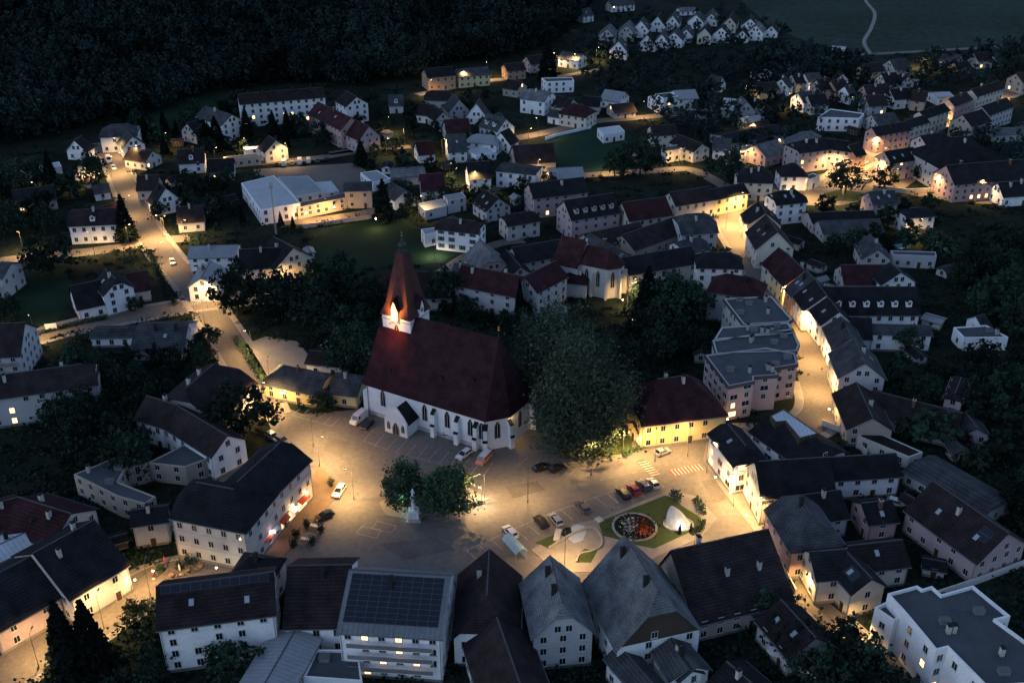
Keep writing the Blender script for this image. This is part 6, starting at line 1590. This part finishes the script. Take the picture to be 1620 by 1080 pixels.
# ------------------------------------------------------------------ objects on the square and in the park
def statue():
    p = P(655,820); t = thing('column_statue', 'white baroque stone column with figure at the tip of the traffic island', 'monument', p)
    q = MB(); q.box(-1.6,1.6,-1.6,1.6,0,.3,'render_stone'); q.box(-1.25,1.25,-1.25,1.25,.3,.7,'render_stone'); q.box(-1.1,1.1,-1.1,1.1,.7,2.2,'white_plaster',None,.12); q.box(-1.2,1.2,-1.2,1.2,2.2,2.4,'white_plaster',None,.1); q.build('plinth', t)
    q = MB(); q.lathe([(.75,2.4),(.5,2.7),(.42,2.9),(.46,4.0),(.38,5.3),(.62,5.5),(.62,5.7)], 'white_plaster', 12); q.build('column', t)
    q = MB(); q.lathe([(.34,5.7),(.42,5.9),(.34,6.5),(.26,6.9),(.34,7.15),(.30,7.35),(.10,7.5),(.16,7.6),(.17,7.8),(.06,7.95)], 'white_plaster', 10); q.cyl((.2,0,7.1),(.5,-.1,6.8),.1,.07,'white_plaster',6); q.cyl((-.2,0,7.1),(-.45,-.25,7.3),.1,.07,'white_plaster',6); q.build('figure', t)
    for i in range(4):
        a = math.pi/4+i*math.pi/2; q = MB(); q.lathe([(.28,.7),(.32,1.0),(.2,1.6),(.24,1.75),(.1,1.85),(.14,2.0),(.04,2.15)], 'white_plaster', 8); q.build('corner_figure', t, (1.35*math.cos(a), 1.35*math.sin(a), 0))
statue()
def fountain():
    p = P(1073,830); t = thing('glowing_fountain', 'white blue glowing sail shaped fountain at the corner of the park lawn', 'fountain', p)
    q = MB(); n, m_ = 14, 10; vs = []
    # a low fan shaped shell: wide rounded front edge, rising to a rounded tip at the back left
    for i in range(n+1):
        for j in range(m_+1):
            u = i/n*2-1; v = j/m_
            wd = 2.75*(1-v**1.7)+.25
            x = u*wd-1.2*v; y = -1.3*(1-u*u)*(1-v)-.6+5.2*v; z = .25+2.3*math.sin(v*1.45)+.5*(1-u*u)*math.sin(v*math.pi)
            vs.append((x, y, z+.05*math.sin(9*u+7*v)))
    fs = [(i*(m_+1)+j, (i+1)*(m_+1)+j, (i+1)*(m_+1)+j+1, i*(m_+1)+j+1) for i in range(n) for j in range(m_)]
    q.shell(vs, fs, .12, 'sail_white'); q.build('sail', t)
    q = MB(); q.lathe([(3.9,.1),(3.9,.45),(3.6,.45),(3.6,.25)], 'render_stone', 20, Matrix.Scale(.75,4,(0,1,0))); q.build('basin', t)
    q = MB(); q.cyl((0,-1.4,.3),(0,-1.4,.5),.2,.25,'lamp_metal'); q.cyl((0,-1.4,.5),(0,-1.4,.54),.2,.2,'lamp_white'); q.build('spotlight', t)
    l = bpy.data.lights.new('lamp_light','POINT'); l.energy = LAMP*.03; l.color = (.70,.90,1.0); l.shadow_soft_size = .2; ob('lamp_light', l, t, (0.3,-1.5,1.3))
    t.scale = (.85,.85,.85)
    for i, (dx, dy) in enumerate(((-.2,-3.2),(2.2,-2.9))):
        rs = np.random.RandomState(i+3); n_ = 260; z = rs.uniform(0,1,n_); a = rs.uniform(0,6.3,n_); r_ = .38*(1-z)**.6*rs.uniform(.6,1,n_)
        c = np.stack([r_*np.cos(a), r_*np.sin(a), z*2.6], 1); t2 = thing('small_cypress', '%s slim cypress before the white glowing fountain' % ('left','right')[i], 'cypress', p+Vector((dx,dy,.1)))
        ob('crown', quad_mesh('crown', rot_quads(c, rs.uniform(.08,.16,n_), rs), 'needle'), t2)
        q = MB(); q.cyl((0,0,0),(0,0,.5),.06,.05,'bark',6); q.build('trunk', t2)
mat('sail_white', (.34,.40,.45), .5, .1)
fountain()
t = disc('flower_bed', 1004, 834, 4.4, .24, 'soil', .5); tag(t, 'round flower bed with white and red flowers in a stone ring on the park lawn', 'flower bed')
def blobs(n, x, y, sx, sy, m, size, seed, zc=.45):
    rs = np.random.RandomState(seed); p = P(x, y); c = rs.normal(size=(n,3))*np.array([sx, sy, .14])+np.array([p.x, p.y, zc])
    return quad_mesh('flowers', rot_quads(c, rs.uniform(.6,1.3,n)*size, rs), m)
for nm, args in (('flowers',(300,996,834,1.0,1.6,'flower_white',.13,1)),('flowers',(300,1016,838,1.0,1.4,'flower_red',.15,2)),('flowers',(150,1020,843,.9,.9,'flower_orange',.13,3)),('foliage',(700,1004,834,2.0,2.0,'leaf_mid',.2,4,.33))):
    o = ob(nm, blobs(*args), t)
def shelter():
    a, b = P(806,866), P(822,884); d = (b-a).normalized(); t = thing('glass_shelter', 'long teal glass roofed shelter behind the white parked car', 'shelter', (a+b)/2, math.atan2(d.y, d.x))
    for sx in (-1, 0, 1):
        for sy in (-1, 1): q = MB(); q.cyl((sx*2.6,sy*1.2,0),(sx*2.6,sy*1.2,2.3),.06,.06,'alu',6); q.build('post', t)
    q = MB(); n = 8
    vs = [(x, -1.4+2.8*i/n, 2.3+.9*math.sin(math.pi*i/n)) for x in (-3,3) for i in range(n+1)]
    q.shell(vs, [(i, n+1+i, n+2+i, i+1) for i in range(n)], .05, 'shelter_glass'); r_ = q.build('roof', t)
    q = MB()
    for k in range(5):
        for i in range(n):
            y0, y1 = -1.4+2.8*i/n, -1.4+2.8*(i+1)/n; q.cyl((-3+1.5*k,y0,2.32+.9*math.sin(math.pi*i/n)),(-3+1.5*k,y1,2.32+.9*math.sin(math.pi*(i+1)/n)),.045,.045,'alu',4)
    q.build('rib', r_)
    q = MB(); q.box(-2.8,2.8,1.15,1.2,.2,2.2,'shelter_glass'); q.build('back_pane', t)
shelter()
# park: white gravel oval, stone slabs, low walls
o = poly('gravel_oval', [(900,836),(912,830),(924,832),(928,842),(922,855),(908,860),(898,852),(906,846)], .14, 'sail_white')
poly('park_bed', [(893,835),(903,834),(905,846),(897,852),(886,846)], .16, 'grass')
for i, (x0, y0, x1, y1) in enumerate([(884,838,880,856),(944,820,952,826)]):
    a, b = P(x0,y0), P(x1,y1); d = (b-a).normalized(); mb = MB(); L = (b-a).length; mb.box(-L/2, L/2, -.7, .7, 0, .35, 'render_stone', None, .08)
    o = mb.build('stone_slab', None, (a+b)/2+Vector((0,0,.1)), math.atan2(d.y,d.x)); tag(o, ('long pale stone slab beside the white gravel oval','small pale stone block at the upper edge of the park lawn')[i], 'stone slab')
def ring_wall(pts, h, w, label):
    p = smooth([P(*q) for q in pts], 8); mb = MB()
    for a, b in zip(p[:-1], p[1:]):
        d = (b-a).normalized(); q = Vector((-d.y,d.x,0))*w/2; c = [a-q,b-q,b+q,a+q]
        mb.add([(v.x,v.y,h) for v in c]+[(v.x,v.y,0) for v in c], [(0,1,2,3),(0,4,5,1),(1,5,6,2),(2,6,7,3),(3,7,4,0)], 'kerb_stone')
    o = mb.build('low_wall'); tag(o, label, 'low wall')
ring_wall([(868,868),(905,846),(935,836),(948,845),(952,862),(940,872),(918,878),(912,890)],.55,.35,'curved low stone wall winding through the park corner')
ring_wall([(640,822),(690,812),(735,806),(772,790)],.35,.4,'long kerb wall along the front of the traffic island')
def bench(x, y, ang, label):
    t = thing('picnic_bench', label, 'bench', P(x, y), R(ang), 'benches before the hotel')
    q = MB(); q.box(-1.1,1.1,-.4,.4,.70,.76,'fabric_white'); q.build('table_top', t)
    for s in (-1, 1):
        q = MB(); q.box(-1.1,1.1,s*.75-.15,s*.75+.15,.42,.47,'wood'); q.build('seat', t)
        q = MB(); q.box(s*.8-.04,s*.8+.04,-.8,.8,.35,.42,'wood'); q.box(s*.8-.04,s*.8+.04,-.5,-.4,0,.7,'wood'); q.box(s*.8-.04,s*.8+.04,.4,.5,0,.7,'wood'); q.build('leg', t)
bench(498,835,-18,'rear one of the two pale picnic benches on the square'); bench(484,856,-18,'front one of the two pale picnic benches on the square')
def planter(x, y, s, label):
    t = thing('potted_bush', label, 'potted plant', P(x, y)); q = MB(); q.lathe([(.35,0),(.45,.55),(.4,.55)], 'brick', 10); q.build('pot', t)
    rs = np.random.RandomState(int(x)); c = rs.normal(size=(260,3))*np.array([.38,.38,.5])*s+np.array([0,0,.6+.6*s])
    ob('foliage', quad_mesh('foliage', rot_quads(c, rs.uniform(.08,.17,260), rs), 'leaf_mid'), t)
for x, y, s, l in [(486,834,1,'potted bush left of the rear bench'),(508,843,1.1,'potted bush right of the rear bench'),(469,851,1,'potted bush left of the front bench'),(494,862,1.1,'potted bush right of the front bench'),(524,769,1.0,'potted bush at the far corner of the hotel'),(441,829,.9,'potted bush at the middle hotel shop'),(465,808,.8,'potted bush by the upper hotel shop door'),(464,866,.9,'potted bush nearest the bottom of the hotel front'),(255,905,1,'potted bush at the beer garden entrance'),(285,900,1.1,'potted bush in the middle of the beer garden'),(300,893,1.2,'potted bush on the right of the beer garden')]: planter(x, y, s, l)
def parasol(x, y, mt, label, shut=False, r=1.5):
    t = thing('parasol', label, 'parasol', P(x, y)); q = MB(); q.cyl((0,0,0),(0,0,2.6),.04,.03,'wood',6); q.lathe([(.35,0),(.3,.12)], 'render_stone', 10); q.build('pole', t)
    q = MB()
    if shut: q.lathe([(.1,.9),(.22,1.2),(.18,2.2),(.03,2.75)], mt, 8)
    else:
        n = 8; vs = [(0,0,2.75)]+[(r*math.cos(2*math.pi*i/n), r*math.sin(2*math.pi*i/n), 2.15) for i in range(n)]
        q.shell(vs, [(0, i+1, (i+1) % n+1) for i in range(n)], .06, mt)
    q.build('canopy', t)
parasol(1225,1042,'fabric_white','open white parasol in the dark garden at the bottom',False,1.7)
parasol(286,908,'fabric_white','closed white parasol in the beer garden',True)
parasol(262,896,'fabric_red','closed red parasol by the beer garden door',True); parasol(243,915,'fabric_red','closed red parasol nearest the lamp lit beer garden door',True)
def table(x, y, l):
    t = thing('beer_table', l, 'table', P(x, y), R(x % 90)); q = MB(); q.lathe([(.55,.70),(.55,.75)], 'wood', 12); q.build('table_top', t); q = MB(); q.cyl((0,0,0),(0,0,.7),.05,.05,'lamp_metal',6); q.lathe([(.3,0),(.25,.05)],'lamp_metal',8); q.build('leg', t)
    for i in range(3):
        a = i*2.1; q = MB(); q.box(-.2,.2,-.2,.2,.42,.46,'wood'); q.box(-.2,-.16,-.2,.2,.46,.9,'wood'); q.box(-.18,-.14,-.18,-.14,0,.42,'wood'); q.box(.14,.18,-.18,-.14,0,.42,'wood'); q.box(-.18,-.14,.14,.18,0,.42,'wood'); q.box(.14,.18,.14,.18,0,.42,'wood')
        o = q.build('garden_chair', None, P(x, y)+Vector((math.cos(a)*1.0, math.sin(a)*1.0, 0)), a+math.pi); tag(o, 'small wooden chair around a beer garden table', 'chair', 'chairs of the beer garden')
table(272,913,'left round table of the beer garden'); table(297,906,'middle round table of the beer garden'); table(318,899,'right round table of the beer garden')
t = thing('round_basin', 'round pale rimmed basin in the courtyard of the flat roofed workshop', 'basin', P(290,742))
q = MB(); q.lathe([(2.5,0),(2.5,.8),(2.2,.8),(2.2,.5)], 'render_stone', 24); q.build('rim', t); q = MB(); q.lathe([(2.19,.3),(2.19,.45)], 'metal_sheet', 24); q.build('cover', t)
def mast():
    t = thing('radio_mast', 'tall slender grey mast behind the broad chalet', 'mast', P(437,372)); top = 19.0
    q = MB(); q.cyl((0,0,0),(0,0,top),.36,.16,'alu',10); q.build('pole', t)
    q = MB(); q.cyl((0,0,top-1.2),(0,0,top-1.0),.9,.9,'alu',10); q.build('platform', t)
    for i in range(3):
        a = i*2.1; q = MB(); q.box(-.12,.12,-.08,.08,-1,1.2,'render_stone'); q.build('antenna', t, (.6*math.cos(a), .6*math.sin(a), top-.3), a)
mast()
def board(x, y, w, h, z0, mt, ang, label, name, cat):
    t = thing(name, label, cat, P(x, y), R(ang)); q = MB(); q.box(-w/2,w/2,-.06,.06,z0,z0+h,mt); q.build('panel', t)
    for s in (-1,1): q = MB(); q.box(s*w*.42-.05,s*w*.42+.05,.06,.16,0,z0+h,'wood'); q.build('post', t)
board(82,524,3.2,1.7,.8,'white_plaster',14,'blank white notice board beside the left road','notice_board','notice board')
# garden walls and fences
def wall_run(pts, h, w, mt, label, name='garden_wall', cat='wall', z0=0):
    p = [P(*q) for q in pts]; mb = MB()
    for a, b in zip(p[:-1], p[1:]):
        d = (b-a).normalized(); q = Vector((-d.y,d.x,0))*w/2; c = [a-q,b-q,b+q,a+q]
        mb.add([(v.x,v.y,h) for v in c]+[(v.x,v.y,-.2) for v in c], [(0,1,2,3),(0,4,5,1),(1,5,6,2),(2,6,7,3),(3,7,4,0)], mt)
    o = mb.build(name); tag(o, label, cat)
wall_run([(863,222),(880,216),(935,203)],1.4,.3,'white_plaster','pale wall along the lit edge of the football field')
wall_run([(560,350),(592,345),(480,362)],1.6,.3,'beige_plaster','long dark wall below the orange lit works building')
wall_run([(1380,300),(1432,306),(1490,303)],1.8,.3,'beige_plaster','lit brown garden wall before the salmon tenement')
wall_run([(1480,945),(1540,925),(1620,895)],1.7,.25,'stone_plaster','grey wall behind the modern white apartment block')
wall_run([(780,590),(800,600),(815,612)],1.8,.3,'stone_plaster','short churchyard wall behind the apse')
wall_run([(565,560),(590,600),(583,640)],2.0,.3,'stone_plaster','churchyard wall left of the church')
wall_run([(1225,880),(1245,915),(1258,940)],1.5,.25,'cream_plaster','pale picket like wall where the alley narrows')
wall_run([(135,975),(160,962),(185,950)],1.0,.1,'alu','grey railing between the spruces and the bottom left road','railing','railing')
wall_run([(1300,672),(1345,690),(1370,722)],1.6,.25,'stone_plaster','low wall along the grey lane below the curved street')
